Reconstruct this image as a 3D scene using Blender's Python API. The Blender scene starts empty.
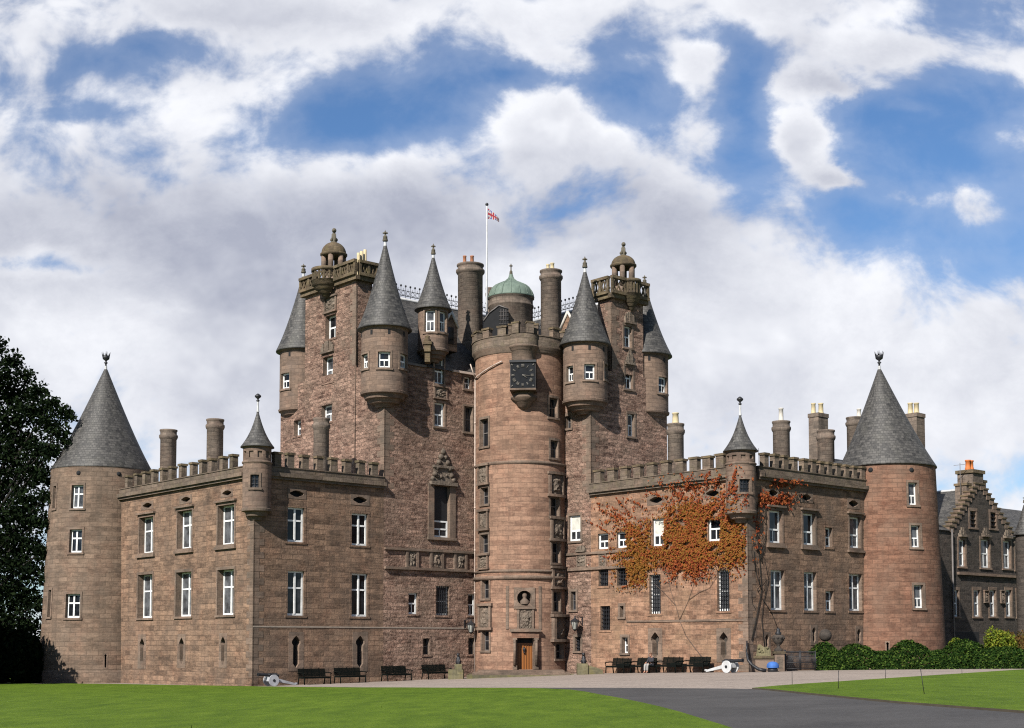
import bpy, math, random
from math import sin, cos, tan, pi, radians, atan2, sqrt, hypot
from mathutils import Vector, Matrix, noise
from mathutils.geometry import tessellate_polygon

random.seed(7)
S = bpy.context.scene
COL = S.collection

# ------------------------------------------------------------------ camera, light, exposure
F = 1375.0
PITCH = radians(3.5)
PY0 = 641 - F * tan(PITCH)
CZ = 2.7
cam_d = bpy.data.cameras.new('camera')
cam = bpy.data.objects.new('camera', cam_d); COL.objects.link(cam)
cam_d.sensor_width = 36; cam_d.lens = 36 * F / 1024
cam_d.shift_y = (PY0 - 364) / 1024
cam_d.clip_start = 0.5; cam_d.clip_end = 6000
cam.location = (0, 0, CZ); cam.rotation_euler = (pi / 2 + PITCH, 0, 0)
S.camera = cam

dR = Vector((.753, .658)).normalized()          # along the right-facing walls, going away
dL = Vector((-dR.y, dR.x))                      # along the left-facing walls, going away
ALPHA, ELEV = radians(20.5), radians(37)
hd = cos(ALPHA) * dR + sin(ALPHA) * dL          # horizontal direction the sunlight travels
sun_d = bpy.data.lights.new('sun', 'SUN'); sun_d.energy = 5.0; sun_d.angle = radians(.5)
sun_d.color = (1, .955, .88)
sun = bpy.data.objects.new('sun', sun_d); COL.objects.link(sun)
sun.rotation_euler = Vector((hd.x * cos(ELEV), hd.y * cos(ELEV), -sin(ELEV))).to_track_quat('-Z', 'Y').to_euler()
sun.location = (0, 0, 60)

vs = S.view_settings
vs.view_transform = 'Standard'; vs.look = 'None'; vs.gamma = 1; vs.exposure = 1.05; vs.use_curve_mapping = False
S.cycles.use_denoising = False; S.cycles.filter_width = 1.15


class NT:
    """small helper to wire shader nodes"""
    def __init__(s, tree): s.t = tree; s.n = tree.nodes; s.l = tree.links
    def new(s, typ, **kw):
        nd = s.n.new(typ)
        for k, v in kw.items(): setattr(nd, k, v)
        return nd
    def put(s, sock, v):
        if hasattr(v, 'is_linked') or isinstance(v, bpy.types.NodeSocket): s.l.new(v, sock)
        elif v is not None: sock.default_value = v
    def math(s, op, a, b=None, c=None, clamp=False):
        nd = s.new('ShaderNodeMath', operation=op); nd.use_clamp = clamp
        s.put(nd.inputs[0], a); s.put(nd.inputs[1], b); s.put(nd.inputs[2], c)
        return nd.outputs[0]
    def vmath(s, op, a, b=None):
        nd = s.new('ShaderNodeVectorMath', operation=op)
        s.put(nd.inputs[0], a); s.put(nd.inputs[1], b)
        return nd.outputs['Value'] if op in ('DOT_PRODUCT', 'LENGTH') else nd.outputs[0]
    def mix(s, f, a, b, blend='MIX'):
        nd = s.new('ShaderNodeMix', data_type='RGBA', blend_type=blend)
        s.put(nd.inputs[0], f); s.put(nd.inputs[6], a); s.put(nd.inputs[7], b)
        return nd.outputs[2]
    def ramp(s, v, a, b, c=0., d=1., smooth=False):
        nd = s.new('ShaderNodeMapRange'); nd.clamp = True
        if smooth: nd.interpolation_type = 'SMOOTHSTEP'
        for i, x in enumerate((v, a, b, c, d)): s.put(nd.inputs[i], x)
        return nd.outputs[0]
    def noise(s, vec, scale, detail=4, rough=.55, dist=0., dims='3D'):
        nd = s.new('ShaderNodeTexNoise', noise_dimensions=dims)
        s.put(nd.inputs['Vector'], vec); nd.inputs['Scale'].default_value = scale
        nd.inputs['Detail'].default_value = detail; nd.inputs['Roughness'].default_value = rough
        nd.inputs['Distortion'].default_value = dist
        return nd.outputs['Fac']


def rgb(r, g, b): return (r, g, b, 1)


# ---- sky: Nishita with a procedural cloud deck over it
W = bpy.data.worlds.new('World'); S.world = W; W.use_nodes = True
def build_world():
    t = NT(W.node_tree); t.n.clear()
    out = t.new('ShaderNodeOutputWorld'); bg = t.new('ShaderNodeBackground')
    t.l.new(bg.outputs[0], out.inputs[0])
    bg.inputs[1].default_value = .0517
    sky = t.new('ShaderNodeTexSky', sky_type='NISHITA')
    sky.sun_disc = False; sky.sun_elevation = ELEV
    sky.sun_rotation = atan2(-hd.x, -hd.y) % (2 * pi)
    sky.air_density = 1.0; sky.dust_density = .35; sky.ozone_density = 2.2
    geo = t.new('ShaderNodeTexCoord')
    sep = t.new('ShaderNodeSeparateXYZ'); t.l.new(geo.outputs['Generated'], sep.inputs[0])
    y = t.math('MAXIMUM', t.math('ABSOLUTE', sep.outputs[1]), .12)
    a = t.math('DIVIDE', sep.outputs[0], y); b = t.math('DIVIDE', sep.outputs[2], y)
    vec = t.new('ShaderNodeCombineXYZ'); t.put(vec.inputs[0], a); t.put(vec.inputs[1], t.math('MULTIPLY', b, 1.25)); t.put(vec.inputs[2], sep.outputs[1])
    p = vec.outputs[0]
    wn = t.new('ShaderNodeTexNoise'); t.put(wn.inputs['Vector'], p); wn.inputs['Scale'].default_value = 6; wn.inputs['Detail'].default_value = 8; wn.inputs['Roughness'].default_value = .6
    wv = t.vmath('SUBTRACT', wn.outputs['Color'], (.5, .5, .5))
    ws = t.new('ShaderNodeSeparateXYZ'); t.put(ws.inputs[0], wv)
    aw = t.math('ADD', a, t.math('MULTIPLY', ws.outputs[0], .10)); bw = t.math('ADD', b, t.math('MULTIPLY', ws.outputs[1], .075))
    def dens(q, det):
        n1 = t.noise(q, 5.5, det, .56, .3)
        n2 = t.noise(q, 16.0, max(2, det - 2), .60, .25)
        return t.math('ADD', t.math('MULTIPLY', n1, .62), t.math('MULTIPLY', n2, .38))
    def blob(cx, cy, rx, ry):
        dx = t.math('MULTIPLY', t.math('SUBTRACT', aw, (cx - 512) / F), F / rx)
        dy = t.math('MULTIPLY', t.math('SUBTRACT', bw, (641 - cy) / F), F / ry)
        r2 = t.math('ADD', t.math('MULTIPLY', dx, dx), t.math('MULTIPLY', dy, dy))
        return t.math('POWER', 2.718, t.math('MULTIPLY', r2, -1.))
    n0 = dens(p, 10)
    D = t.math('ADD', .66, t.math('MULTIPLY', t.math('SUBTRACT', n0, .5), 2.3))
    D0 = dens(p, 5); D1 = dens(t.vmath('ADD', p, (-.010, .030, 0)), 5)
    # clear blue overhead and behind, where the sun stands
    D = t.math('SUBTRACT', D, t.math('MULTIPLY', t.ramp(sep.outputs[1], -.05, .25, 1., 0., smooth=True), .42))
    for cx, cy, rx, ry, w in SKY_COVER: D = t.math('ADD', D, t.math('MULTIPLY', blob(cx, cy, rx, ry), w * (.82 if w < 0 else .9)))
    mask = t.math('ADD', t.math('MULTIPLY', t.ramp(D, .40, .70, smooth=True), .80), t.math('MULTIPLY', t.ramp(D, -.05, .50, smooth=True), .20))
    lit = t.math('ADD', .45, t.math('MULTIPLY', t.math('SUBTRACT', D0, D1), 1.7))
    lit = t.math('ADD', lit, t.math('MULTIPLY', t.math('SUBTRACT', t.noise(p, 3.0, 3, .5), .5), .55))
    lit = t.math('ADD', lit, t.math('MULTIPLY', t.math('SUBTRACT', n0, .5), .45))
    lit = t.math('ADD', lit, t.math('MULTIPLY', t.ramp(D, .62, 1.0, 1., 0., smooth=True), .34))
    for cx, cy, rx, ry, w in SKY_LIT: lit = t.math('ADD', lit, t.math('MULTIPLY', blob(cx, cy, rx, ry), w))
    ccol = t.mix(t.ramp(lit, .15, 1.0), rgb(4.0, 4.25, 5.2), rgb(9.0, 9.15, 9.6))
    t.l.new(t.mix(mask, t.mix(1., sky.outputs[0], rgb(.70, .92, 1.15), 'MULTIPLY'), ccol), bg.inputs[0])
SKY_COVER = ((140, 34, 85, 18, -.34), (370, 104, 112, 40, -.56), (475, 66, 62, 40, -.30), (330, 125, 50, 20, -.2), (40, 268, 66, 14, -.38), (160, 305, 40, 9, -.16), (75, 105, 74, 14, -.20),
    (635, 95, 52, 32, -.46), (525, 62, 52, 18, -.40), (600, 66, 46, 14, -.30), (720, 22, 38, 13, -.30), (890, 14, 150, 30, -.24), (760, 70, 40, 30, -.16), (755, 125, 34, 70, -.42),
    (930, 150, 135, 90, -.78), (1000, 225, 100, 46, -.36), (860, 215, 46, 18, -.22), (880, 95, 95, 26, -.22), (1000, 75, 60, 26, -.3), (760, 40, 30, 20, -.2), (600, 30, 40, 10, -.18),
    (830, 72, 56, 18, .60), (808, 132, 40, 40, .74), (846, 180, 30, 18, .56), (975, 192, 38, 22, .54), (902, 200, 30, 14, .34), (960, 240, 60, 12, .2), (915, 95, 30, 10, .24),
    (915, 30, 130, 18, .26), (553, 120, 62, 30, .42), (215, 105, 80, 34, .28), (690, 60, 30, 40, .18), (690, 135, 42, 40, .24),
    (400, 235, 420, 60, .14), (420, 340, 560, 90, .26), (900, 340, 260, 70, .24), (300, 6, 200, 14, .14), (30, 50, 60, 60, .12))
SKY_LIT = ((210, 112, 66, 26, .36), (560, 118, 68, 30, .34), (480, 268, 80, 36, .55), (240, 215, 340, 60, -.40), (330, 305, 240, 50, -.16), (640, 205, 220, 40, -.26), (100, 180, 120, 40, -.14),
    (780, 330, 170, 60, .26), (60, 335, 120, 40, .32), (60, 60, 100, 60, -.02), (600, 335, 90, 50, .2), (806, 125, 30, 30, .2), (300, 15, 200, 20, -.06), (900, 300, 120, 40, .10), (690, 90, 50, 60, .16))
build_world()
try: W.cycles.sampling_method = 'MANUAL'; W.cycles.sample_map_resolution = 512
except Exception: pass


# ------------------------------------------------------------------ materials
MATS = {}
def mat(name, build=None, color=None, rough=.8, metal=0., spec=.3):
    if name in MATS: return MATS[name]
    m = bpy.data.materials.new(name); m.use_nodes = True
    t = NT(m.node_tree); bs = t.n['Principled BSDF']
    bs.inputs['Roughness'].default_value = rough; bs.inputs['Metallic'].default_value = metal
    bs.inputs['Specular IOR Level'].default_value = spec
    if color:
        pos = t.new('ShaderNodeNewGeometry').outputs['Position']
        n = t.noise(pos, 3.0, 5, .6)
        t.put(bs.inputs['Base Color'], t.mix(t.ramp(n, .3, .7), rgb(*[c * .78 for c in color]), rgb(*[min(1, c * 1.18) for c in color])))
    if build: build(t, bs)
    MATS[name] = m
    return m

def stone(name, c1, c2, mortar_shade, bw, bh, warp=.0, bump=.35, bdist=.03, stain=(.05, .05, .05), stain_amt=.35, patch=None, mort=.018, patch_amt=.6, lichen=0., jf=.24):
    K = .63
    sc_ = lambda c: (c[0] * K * 1.0, c[1] * K * .975, c[2] * K * .97) if c else None
    c1, c2, mortar_shade, stain, patch = map(sc_, (c1, c2, mortar_shade, stain, patch)); warp = max(warp, .03)
    def b(t, bs):
        uv = t.new('ShaderNodeUVMap').outputs[0]
        pos = t.new('ShaderNodeNewGeometry').outputs['Position']
        v = uv
        if warp:
            wn = t.new('ShaderNodeTexNoise'); t.put(wn.inputs['Vector'], pos); wn.inputs['Scale'].default_value = 1.5; wn.inputs['Detail'].default_value = 5
            sc = t.vmath('SUBTRACT', wn.outputs['Color'], (.5, .5, .5))
            m2 = t.new('ShaderNodeVectorMath', operation='SCALE'); t.put(m2.inputs[0], sc); m2.inputs[3].default_value = warp
            v = t.vmath('ADD', uv, m2.outputs[0])
        def brick(w, h, off, vec):
            br = t.new('ShaderNodeTexBrick'); t.put(br.inputs['Vector'], vec)
            br.offset = off
            br.inputs['Scale'].default_value = 1; br.inputs['Brick Width'].default_value = w; br.inputs['Row Height'].default_value = h
            br.inputs['Mortar Size'].default_value = mort; br.inputs['Mortar Smooth'].default_value = .4; br.inputs['Bias'].default_value = 0
            br.inputs['Color1'].default_value = rgb(0, 0, 0); br.inputs['Color2'].default_value = rgb(1, 1, 1); br.inputs['Mortar'].default_value = rgb(.5, .5, .5)
            return br
        br = brick(bw, bh, .5, v)
        br2 = brick(bw * 3.1, bh, .37, t.vmath('ADD', v, (3.7, 0, 0)))
        val = t.math('ADD', t.math('ADD', .03, t.math('MULTIPLY', br.outputs['Color'], .56)), t.math('MULTIPLY', br2.outputs['Color'], .38))
        fine = t.noise(pos, 9., 5, .65)
        mp2 = t.new('ShaderNodeMapping'); t.put(mp2.inputs[0], pos); mp2.inputs[3].default_value = (1.7, 1.7, 7.5)
        grain = t.noise(mp2.outputs[0], 1.0, 6, .72)
        val = t.math('ADD', val, t.math('ADD', t.math('MULTIPLY', t.math('SUBTRACT', fine, .5), 1.3), t.math('MULTIPLY', t.math('SUBTRACT', grain, .5), 2.1)))
        col = t.mix(t.ramp(val, .02, .98), rgb(*c1), rgb(*c2))
        if patch:
            pn = t.noise(pos, .55, 5, .62)
            col = t.mix(t.math('MULTIPLY', t.ramp(pn, .46, .68), patch_amt), col, rgb(*patch))
        # streaks and dirt
        mp = t.new('ShaderNodeMapping'); t.put(mp.inputs[0], pos); mp.inputs[3].default_value = (1.3, 1.3, .16)
        st = t.noise(mp.outputs[0], 1.0, 6, .68)
        col = t.mix(t.math('MULTIPLY', t.ramp(st, .46, .72), stain_amt * 1.3), col, rgb(*stain))
        bl = t.noise(pos, .35, 7, .68, .4)
        col = t.mix(t.math('MULTIPLY', t.ramp(bl, .5, .7), .45), col, rgb(*[x * .55 for x in stain]))
        pk = t.noise(pos, .8, 5, .65)
        col = t.mix(t.math('MULTIPLY', t.ramp(pk, .5, .7), .35), col, t.mix(1., col, rgb(1.16, .92, .86), 'MULTIPLY'))
        pale = t.noise(pos, .9, 6, .7, .6)
        col = t.mix(t.math('MULTIPLY', t.ramp(pale, .60, .8), .32), col, rgb(*[min(1, c * 1.5 + .01) for c in c2]))
        if lichen:
            ln = t.noise(pos, 2.2, 6, .7)
            col = t.mix(t.math('MULTIPLY', t.ramp(ln, .5, .68), lichen), col, rgb(.095, .085, .028))
        col = t.mix(t.math('MULTIPLY', br.outputs['Fac'], jf), col, rgb(*mortar_shade))  # mortar tint; on the ashlars its dark colour paints in joint shadow
        t.put(bs.inputs['Base Color'], col)
        bs.inputs['Roughness'].default_value = .92; bs.inputs['Specular IOR Level'].default_value = .12
        bn = t.noise(pos, 4.5, 6, .7)
        h = t.math('ADD', t.math('MULTIPLY', br.outputs['Color'], .6), t.math('MULTIPLY', bn, 1.6))
        h = t.math('SUBTRACT', h, t.math('MULTIPLY', br.outputs['Fac'], .6))
        bp = t.new('ShaderNodeBump'); bp.inputs['Strength'].default_value = bump; bp.inputs['Distance'].default_value = bdist
        t.put(bp.inputs['Height'], h); t.l.new(bp.outputs[0], bs.inputs['Normal'])
    return mat(name, b)

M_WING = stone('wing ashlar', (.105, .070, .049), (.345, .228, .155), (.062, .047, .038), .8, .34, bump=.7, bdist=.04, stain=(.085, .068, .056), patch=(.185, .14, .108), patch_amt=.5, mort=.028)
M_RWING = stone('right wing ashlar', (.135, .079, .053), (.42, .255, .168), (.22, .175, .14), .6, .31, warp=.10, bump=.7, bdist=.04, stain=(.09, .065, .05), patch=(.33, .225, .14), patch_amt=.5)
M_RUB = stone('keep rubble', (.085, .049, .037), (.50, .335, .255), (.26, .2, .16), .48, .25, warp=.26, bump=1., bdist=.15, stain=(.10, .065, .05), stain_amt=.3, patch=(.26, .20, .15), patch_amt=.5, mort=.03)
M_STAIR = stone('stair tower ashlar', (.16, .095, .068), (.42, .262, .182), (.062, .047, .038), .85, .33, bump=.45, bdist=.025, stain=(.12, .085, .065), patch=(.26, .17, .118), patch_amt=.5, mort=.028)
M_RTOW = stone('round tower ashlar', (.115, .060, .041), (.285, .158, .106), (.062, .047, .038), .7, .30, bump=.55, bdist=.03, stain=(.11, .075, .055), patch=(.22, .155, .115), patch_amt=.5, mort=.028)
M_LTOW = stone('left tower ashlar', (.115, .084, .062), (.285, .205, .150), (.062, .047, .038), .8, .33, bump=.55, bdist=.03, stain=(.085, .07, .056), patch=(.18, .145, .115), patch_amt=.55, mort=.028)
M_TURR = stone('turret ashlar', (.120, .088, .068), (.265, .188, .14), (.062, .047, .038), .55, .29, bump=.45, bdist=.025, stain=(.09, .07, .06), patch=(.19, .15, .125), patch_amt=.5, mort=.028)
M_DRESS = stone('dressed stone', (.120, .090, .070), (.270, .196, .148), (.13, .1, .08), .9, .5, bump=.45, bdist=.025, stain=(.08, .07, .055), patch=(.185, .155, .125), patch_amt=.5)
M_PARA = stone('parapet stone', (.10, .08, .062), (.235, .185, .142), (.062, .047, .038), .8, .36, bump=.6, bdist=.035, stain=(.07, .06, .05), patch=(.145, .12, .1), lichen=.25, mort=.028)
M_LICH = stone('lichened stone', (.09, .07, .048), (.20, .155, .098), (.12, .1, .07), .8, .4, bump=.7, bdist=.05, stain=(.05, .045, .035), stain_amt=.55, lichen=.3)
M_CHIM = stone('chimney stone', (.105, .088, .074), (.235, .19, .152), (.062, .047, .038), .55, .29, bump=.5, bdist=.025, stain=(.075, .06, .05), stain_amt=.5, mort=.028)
M_CARV = stone('carved stone', (.12, .098, .078), (.25, .205, .16), (.13, .11, .09), 2., 2., bump=.9, bdist=.06, stain=(.05, .045, .04), stain_amt=.55)
M_GREY = stone('grey rubble', (.040, .036, .033), (.100, .086, .074), (.15, .12, .1), .55, .27, warp=.14, bump=.7, bdist=.06, stain=(.06, .05, .04))
M_MOSS = stone('moss stone', (.13, .12, .07), (.24, .215, .125), (.12, .11, .07), 1.2, .5, bump=.5, bdist=.03, lichen=.6)  # greenish mossy stone with lichen

def slate_b(t, bs):
    uv = t.new('ShaderNodeUVMap').outputs[0]; pos = t.new('ShaderNodeNewGeometry').outputs['Position']
    br = t.new('ShaderNodeTexBrick'); t.put(br.inputs['Vector'], uv)
    br.inputs['Scale'].default_value = 1; br.inputs['Brick Width'].default_value = .32; br.inputs['Row Height'].default_value = .2
    br.inputs['Mortar Size'].default_value = .012; br.inputs['Color1'].default_value = rgb(0, 0, 0); br.inputs['Color2'].default_value = rgb(1, 1, 1); br.inputs['Mortar'].default_value = rgb(.0, .0, .0)
    v = t.math('ADD', t.math('MULTIPLY', br.outputs['Color'], .75), t.math('MULTIPLY', t.math('SUBTRACT', t.noise(pos, 8, 4, .75), .25), 1.4))
    col = t.mix(t.ramp(v, .15, 1.1), rgb(.006, .0058, .006), rgb(.056, .052, .048))
    st = t.noise(pos, 1.1, 6, .7)
    col = t.mix(t.math('MULTIPLY', t.ramp(st, .5, .75), .45), col, rgb(.056, .053, .042))
    sp = t.noise(pos, 5., 3, .6)
    col = t.mix(t.math('MULTIPLY', t.ramp(sp, .62, .72), .55), col, rgb(.12, .115, .10))
    t.put(bs.inputs['Base Color'], col)
    bs.inputs['Roughness'].default_value = .62; bs.inputs['Specular IOR Level'].default_value = .35
    bp = t.new('ShaderNodeBump'); bp.inputs['Strength'].default_value = .6; bp.inputs['Distance'].default_value = .03
    t.put(bp.inputs['Height'], br.outputs['Color']); t.l.new(bp.outputs[0], bs.inputs['Normal'])
M_SLATE = mat('slate', slate_b)
M_LEAD = mat('lead', color=(.33, .33, .33), rough=.55)
M_SKEW = mat('pale skew', color=(.36, .335, .30), rough=.8)
M_IRON = mat('black iron', color=(.012, .012, .014), rough=.5)
M_FIN = mat('dark stone finial', color=(.075, .065, .048), rough=.9)
M_WHITE = mat('white paint', color=(.52, .52, .51), rough=.5)
M_CARR = mat('white carriage paint', color=(.34, .34, .34), rough=.6)
M_BLIND = mat('cream blind', color=(.38, .37, .33), rough=.8)
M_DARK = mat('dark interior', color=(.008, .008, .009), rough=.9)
M_TERRA = mat('terracotta', color=(.22, .09, .045), rough=.8)
M_CREAM = mat('cream clay', color=(.34, .28, .17), rough=.8)
M_PIPE = mat('painted pipe', color=(.34, .275, .235), rough=.6)
M_RUST = mat('grey pipe', color=(.09, .08, .075), rough=.6)
M_BENCH = mat('bench paint', color=(.0025, .0035, .003), rough=.85, spec=.06)
M_BLUE = mat('blue cloth', color=(.03, .09, .27), rough=.85)
M_RED = mat('red cloth', color=(.22, .02, .03), rough=.8)
M_NAVY = mat('navy cloth', color=(.03, .05, .2), rough=.8)
M_BARK = mat('bark', color=(.012, .010, .008), rough=.95)
M_STEM = mat('vine stem', color=(.075, .052, .040), rough=.95)
def glass_b(c, r):
    def b(t, bs):
        pos = t.new('ShaderNodeNewGeometry').outputs['Position']
        n = t.noise(pos, 1.6, 3, .6)
        t.put(bs.inputs['Base Color'], t.mix(t.ramp(n, .35, .65), rgb(*[x * .45 for x in c]), rgb(*[x * 1.7 for x in c])))
        bs.inputs['Roughness'].default_value = r; bs.inputs['Specular IOR Level'].default_value = .28
        bp = t.new('ShaderNodeBump'); bp.inputs['Strength'].default_value = .12; bp.inputs['Distance'].default_value = .05
        t.put(bp.inputs['Height'], t.noise(pos, 1.2, 2)); t.l.new(bp.outputs[0], bs.inputs['Normal'])
    return b
M_GLASS = mat('window glass', glass_b((.007, .008, .010), .08))
M_MID = mat('dim glass', glass_b((.02, .021, .024), .1))
M_NET = mat('glass with net curtain', glass_b((.05, .052, .056), .15))
def copper_b(t, bs):
    pos = t.new('ShaderNodeNewGeometry').outputs['Position']
    mp = t.new('ShaderNodeMapping'); t.put(mp.inputs[0], pos); mp.inputs[3].default_value = (2.2, 2.2, .5)
    n = t.noise(mp.outputs[0], 1.5, 5, .65)
    t.put(bs.inputs['Base Color'], t.mix(t.ramp(n, .3, .72), rgb(.055, .078, .063), rgb(.115, .150, .122)))
    bs.inputs['Roughness'].default_value = .75
M_COPPER = mat('green copper', copper_b)
def door_b(t, bs):
    uv = t.new('ShaderNodeUVMap').outputs[0]
    w = t.new('ShaderNodeTexWave'); t.put(w.inputs[0], uv); w.inputs['Scale'].default_value = 2.6; w.inputs['Distortion'].default_value = .4
    t.put(bs.inputs['Base Color'], t.mix(w.outputs['Fac'], rgb(.10, .034, .007), rgb(.20, .070, .013)))
    bs.inputs['Roughness'].default_value = .5
M_DOOR = mat('varnished oak', door_b)

def leafmat(name, cols):
    def b(t, bs):
        geo = t.new('ShaderNodeNewGeometry')
        r = geo.outputs['Random Per Island']
        cr = t.new('ShaderNodeValToRGB'); t.put(cr.inputs[0], r)
        while len(cr.color_ramp.elements) < len(cols): cr.color_ramp.elements.new(.5)
        for i, c in enumerate(cols):
            cr.color_ramp.elements[i].position = i / (len(cols) - 1); cr.color_ramp.elements[i].color = rgb(*c)
        t.put(bs.inputs['Base Color'], cr.outputs[0])
        bs.inputs['Roughness'].default_value = .8; bs.inputs['Specular IOR Level'].default_value = .04
        tr = t.new('ShaderNodeBsdfTranslucent'); t.put(tr.inputs[0], cr.outputs[0])
        ms = t.new('ShaderNodeMixShader'); ms.inputs[0].default_value = .25
        out = [n for n in t.n if n.type == 'OUTPUT_MATERIAL'][0]
        t.l.new(bs.outputs[0], ms.inputs[1]); t.l.new(tr.outputs[0], ms.inputs[2]); t.l.new(ms.outputs[0], out.inputs[0])
    return mat(name, b)
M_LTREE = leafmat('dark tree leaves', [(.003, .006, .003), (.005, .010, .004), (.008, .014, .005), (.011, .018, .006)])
M_HEDGE = leafmat('hedge leaves', [(.005, .013, .003), (.010, .025, .005), (.020, .044, .008), (.065, .10, .018)])
M_YELB = leafmat('yellow bush leaves', [(.05, .08, .01), (.10, .13, .016), (.17, .17, .022)])
M_BROWNB = leafmat('brown bush leaves', [(.06, .03, .012), (.10, .06, .02), (.08, .075, .02)])
M_CRED = leafmat('red creeper leaves', [(.10, .020, .011), (.16, .035, .015), (.22, .060, .020), (.18, .065, .022)])
M_COLV = leafmat('olive creeper leaves', [(.115, .045, .012), (.17, .075, .017), (.15, .082, .018), (.20, .065, .018)])

def grass_b(t, bs):
    pos = t.new('ShaderNodeNewGeometry').outputs['Position']
    mp = t.new('ShaderNodeMapping'); t.put(mp.inputs[0], pos); mp.inputs[3].default_value = (1, .35, 1)
    n1 = t.noise(mp.outputs[0], .22, 6, .65); n2 = t.noise(pos, 9., 6, .8); n3 = t.noise(mp.outputs[0], 1.3, 4, .6)
    v = t.math('ADD', t.math('MULTIPLY', n1, .20), t.math('ADD', t.math('MULTIPLY', n2, .70), t.math('MULTIPLY', n3, .40)))
    col = t.mix(t.ramp(v, .47, .82), rgb(.024, .050, .0025), rgb(.086, .132, .009))
    col = t.mix(t.math('MULTIPLY', t.ramp(n3, .6, .8), .35), col, rgb(.09, .115, .018))
    t.put(bs.inputs['Base Color'], col)
    bs.inputs['Roughness'].default_value = .9; bs.inputs['Specular IOR Level'].default_value = .1
    bp = t.new('ShaderNodeBump'); bp.inputs['Strength'].default_value = .7; bp.inputs['Distance'].default_value = .06
    t.put(bp.inputs['Height'], t.noise(pos, 14., 4, .8)); t.l.new(bp.outputs[0], bs.inputs['Normal'])
M_GRASS = mat('lawn grass', grass_b)
M_BLADE = leafmat('grass blades', [(.004, .014, .001), (.022, .050, .004), (.050, .090, .008), (.12, .165, .026)])
def gravel_b(t, bs):
    pos = t.new('ShaderNodeNewGeometry').outputs['Position']
    mp = t.new('ShaderNodeMapping'); t.put(mp.inputs[0], pos); mp.inputs[3].default_value = (.6, 1, 1)
    n = t.noise(pos, 7, 5, .8); n2 = t.noise(mp.outputs[0], .35, 5, .65)
    vo = t.new('ShaderNodeTexVoronoi'); t.put(vo.inputs['Vector'], pos); vo.inputs['Scale'].default_value = 9
    v = t.math('ADD', t.math('MULTIPLY', n, .5), t.math('ADD', t.math('MULTIPLY', n2, .4), t.math('MULTIPLY', vo.outputs['Color'], .25)))
    t.put(bs.inputs['Base Color'], t.mix(t.ramp(v, .3, .85), rgb(.085, .068, .058), rgb(.285, .235, .20)))
    bs.inputs['Roughness'].default_value = .95
    bp = t.new('ShaderNodeBump'); bp.inputs['Strength'].default_value = .5; bp.inputs['Distance'].default_value = .03
    t.put(bp.inputs['Height'], n); t.l.new(bp.outputs[0], bs.inputs['Normal'])
M_GRAVEL = mat('gravel', gravel_b)
def asph_b(t, bs):
    pos = t.new('ShaderNodeNewGeometry').outputs['Position']
    n = t.noise(pos, 8, 5, .75); n2 = t.noise(pos, .3, 6, .65)
    v = t.math('ADD', t.math('MULTIPLY', n, .5), t.math('MULTIPLY', n2, .6))
    t.put(bs.inputs['Base Color'], t.mix(t.ramp(v, .35, .75), rgb(.020, .0192, .0198), rgb(.058, .055, .0545)))
    bs.inputs['Roughness'].default_value = .9; bs.inputs['Specular IOR Level'].default_value = .2
M_ASPH = mat('asphalt', asph_b)
M_SOIL = mat('soil edge', color=(.045, .035, .025), rough=1)

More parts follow.
